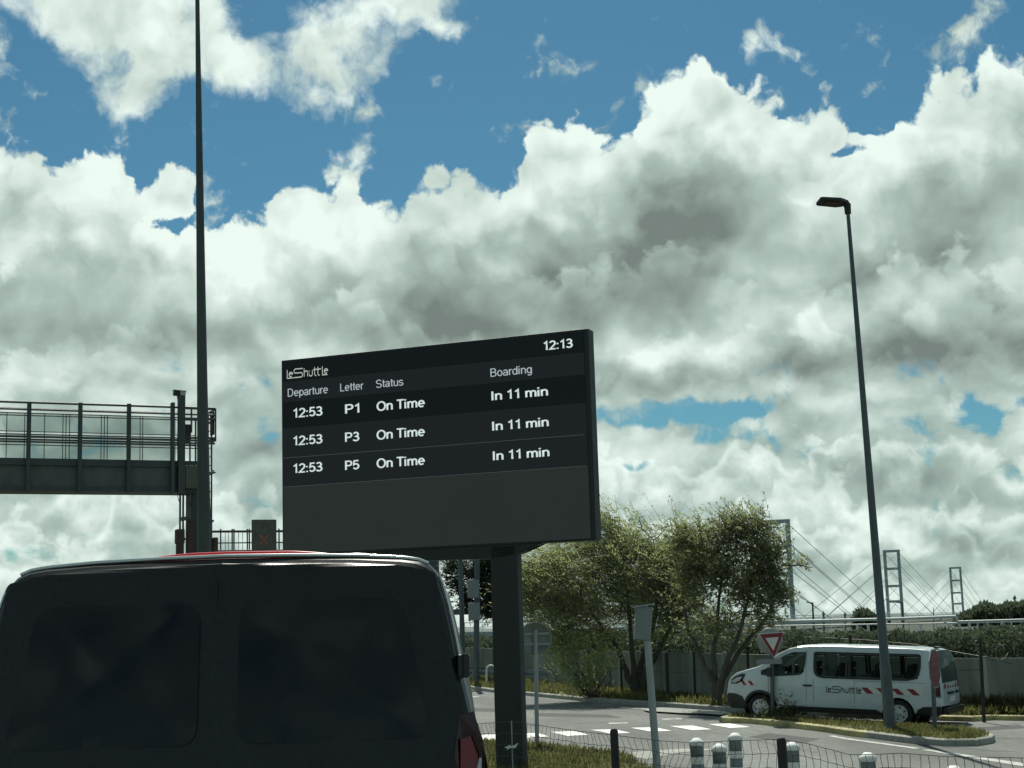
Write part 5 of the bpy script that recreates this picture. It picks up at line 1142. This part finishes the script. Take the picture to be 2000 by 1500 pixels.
# ------------------------------------------------------------------ black van right in front of the camera
BD = 5.9; bc = P(425, 1083, BD); yaw = R_(2.0); f_ = Vector((-sin(yaw), cos(yaw), 0)); l_ = Vector((-cos(yaw), -sin(yaw), 0))
BMx = Matrix((f_, l_, Vector((0, 0, 1)))).transposed().to_4x4(); BMx.translation = Vector((bc.x, bc.y, LZ)); RZ = bc.z - LZ
bv = bpy.data.objects.new('passenger_van', None); COL.objects.link(bv); bv.matrix_world = BMx
tag(bv, 'black van seen close from behind, with a red brake light strip along its roof edge', 'van')
def vb(mb, name, m, parent=bv, bevel=0):
    o = mb.build(name, m, None, bevel); o.parent = parent; return o
half = [(.86, .32), (.93, .45), (.962, .70), (.968, .95), (.962, 1.14), (.937, 1.34), (.914, 1.45), (.889, 1.56), (.868, 1.68), (.850, 1.77), (.829, 1.85), (.812, 1.895), (.785, 1.925), (.745, 1.944), (.68, 1.955), (.5, 1.968), (.25, 1.976), (0, 1.98)]
half = [(y * 1.03, z * RZ / 1.98) for y, z in half]; ZC = 1.15
def lean(z): return .14 * max(0, (z - 1.15) / .8) ** 1.2
def sec(x, s, hb=0.0):
    r = [(x + hb * lean(z), y * s, ZC + (z - ZC) * s) for y, z in half]; return r + [(p[0], -p[1], p[2]) for p in r[-2::-1]]
rings = [sec(4.3, .93), sec(3.2, 1.0), sec(.5, 1.0), sec(.10, 1.0, 1), sec(.045, .994, 1), sec(.015, .982, 1), sec(.0, .965, 1)]
b = MB(); n_ = len(rings[0])
for i in range(len(rings) - 1): b.add(rings[i] + rings[i + 1], [(k, k + 1, n_ + k + 1, n_ + k) for k in range(n_ - 1)], True)
L_ = rings[-1]; hN = len(half)
for k in range(hN - 1):
    a, c = L_[k], L_[k + 1]; row = lambda p: [(p[0] - .035 * (1 - t * t), p[1] * t, p[2]) for t in (1, .85, .6, .3, 0, -.3, -.6, -.85, -1)]
    b.add(row(a) + row(c), [(j, j + 1, 10 + j, 9 + j) for j in range(8)], True)
hood = sec(4.9, .62); b.add(rings[0] + hood, [(k, k + 1, n_ + k + 1, n_ + k) for k in range(n_ - 1)], True)
vb(b, 'body', M['blackpaint'])
def rearx(y, z):
    t = min(1, abs(y) / .85); return lean(z) - .035 * (1 - t * t)
def rpatch(y0, y1, z0, z1, off, r=.06, n=5):
    q = rr([(y0, z0), (y1, z0), (y1 - (.10 if y1 > 0 else 0), z1), (y0 + (.10 if y0 < 0 else 0), z1)], [r] * 4); cy = (y0 + y1) / 2; cz = (z0 + z1) / 2; vs = []
    fr_ = (1, .75, .5, .25)
    for f in fr_: vs += [(rearx(cy + (y - cy) * f, cz + (z - cz) * f) - off, cy + (y - cy) * f, cz + (z - cz) * f) for y, z in q]
    vs.append((rearx(cy, cz) - off, cy, cz)); N_ = len(q)
    fs = [(i * N_ + k, i * N_ + (k + 1) % N_, (i + 1) * N_ + (k + 1) % N_, (i + 1) * N_ + k) for i in range(3) for k in range(N_)] + [(3 * N_ + k, 3 * N_ + (k + 1) % N_, 4 * N_) for k in range(N_)]
    return vs, fs
for s_ in (-1, 1):
    ya, yb = sorted((s_ * .012, s_ * .93)); vs, fs = rpatch(ya, yb, .62, 1.90 * RZ / 1.98, .006, .03); b = MB(); b.add(vs, fs, True); d_ = vb(b, 'rear_door', M['blackpaint'])
    ya, yb = sorted((s_ * .075, s_ * .80)); vs, fs = rpatch(ya, yb, 1.27, 1.80 * RZ / 1.98, .0085, .07); b = MB(); b.add(vs, fs, True); vb(b, 'window', M['rearglass'], d_)
    for z_ in (1.53, .78):
        b = MB(); yh = .93 if z_ > 1 else 1.0; b.box((.03 + lean(z_), s_ * yh, z_), (.07, .045, .085)); b.tube([(.0 + lean(z_), s_ * (yh + .005), z_ - .045), (.0 + lean(z_), s_ * (yh + .005), z_ + .045)], .014, 8); vb(b, 'hinge', M['black'], d_, .006)
    b = MB(); q = [(.88, .72), (1.0, .74), (.998, 1.15), (.981, 1.25), (.951, 1.345), (.915, 1.335), (.892, 1.2)]
    vs = [(-.005 + lean(z), s_ * (y + .004), z) for y, z in q] + [(.16 + lean(z), s_ * (y + .008), z) for y, z in q]; b.add(vs, [tuple(range(7))] + [(k, (k + 1) % 7, 7 + (k + 1) % 7, 7 + k) for k in range(7)]); tl_ = vb(b, 'tail_light', M['lens_dark'], bevel=.012)
    b = MB(); b.tube([(-.022 + lean(z), s_ * y, z) for y, z in ((.92, 1.10), (.955, 1.115), (.98, 1.15), (.985, 1.19))], [.006, .012, .011, .005], 6); vb(b, 'reflection_streak', M['clear_lens'], tl_)  # pale tube added as the white reflection on the lamp
    b = MB(); q = [(.908, 1.09), (.98, 1.12), (.975, 1.2), (.95, 1.27), (.912, 1.26)]; b.add([(-.016 + lean(z), s_ * y, z) for y, z in q], [tuple(range(5))]); vb(b, 'red_lens', M['red_lens'], tl_)
    b = MB(); b.lathe((.45, s_ * .49, RZ - .02), (0, 0, 1), [(0, .085), (.020, .075), (.032, .05), (.035, 0)], 20); vb(b, 'rail_foot', M['roofpad'])
    for x in (.85, 3.75):
        b = MB(); b.lathe((x, s_ * .75, .33), (0, s_, 0), [(0, 0), (0, .3), (.03, .335), (.18, .335), (.2, .3), (.19, .22), (.17, 0)], 28); vb(b, 'wheel', M['tyre'])
def top_z(y): return float(np.interp(abs(y), [h[0] for h in half[::-1] if h[1] > 1.6], [h[1] for h in half[::-1] if h[1] > 1.6]))
b = MB(); b.tube([(lean(RZ) + .035 + .02 * (y / .8) ** 2, y, top_z(y) + .002) for y in [-.80 + k * .04 for k in range(41)]], .0085, 8); vb(b, 'roof_edge_highlight', M['rimhl'])  # tube added to draw the sun highlight along the roof edge
for s_ in (-1, 1):
    b = MB(); b.tube([(lean(z) + .05, s_ * (float(np.interp(z, [h[1] for h in half], [h[0] for h in half])) + .001), z) for z in [1.56 + k * .04 for k in range(9)]], .006, 6); vb(b, 'pillar_highlight', M['rimhl'])  # tubes added to draw the white highlight down the side edges
b = MB(); ys_ = [.30 - k * .72 / 24 for k in range(25)]; vs = []
for y in ys_:
    t = min(1, max(0, (.36 - abs(y + .06)) / .16)) ** .5; zt_ = top_z(y) + .006 + .0145 * t; vs += [(.215, y, top_z(y) - .004), (.22, y, zt_), (.24, y, zt_ + .003), (.31, y, zt_), (.33, y, top_z(y) - .02)]
b.add(vs, [(5 * i + k, 5 * i + k + 5, 5 * i + k + 6, 5 * i + k + 1) for i in range(24) for k in range(4)], True)
vb(b, 'brake_light', M['brake'])
b = MB(); b.box((-.045, 0, .50), (.16, 1.8, .22)); vb(b, 'rear_bumper', M['blackpaint'], bevel=.04)
b = MB(); b.box((-.06, 0, .80), (.02, .52, .11)); vb(b, 'number_plate', M['signwhite'])
b = MB(); b.box((-.06, -.12, .98), (.05, .16, .04)); vb(b, 'door_handle', M['black'])
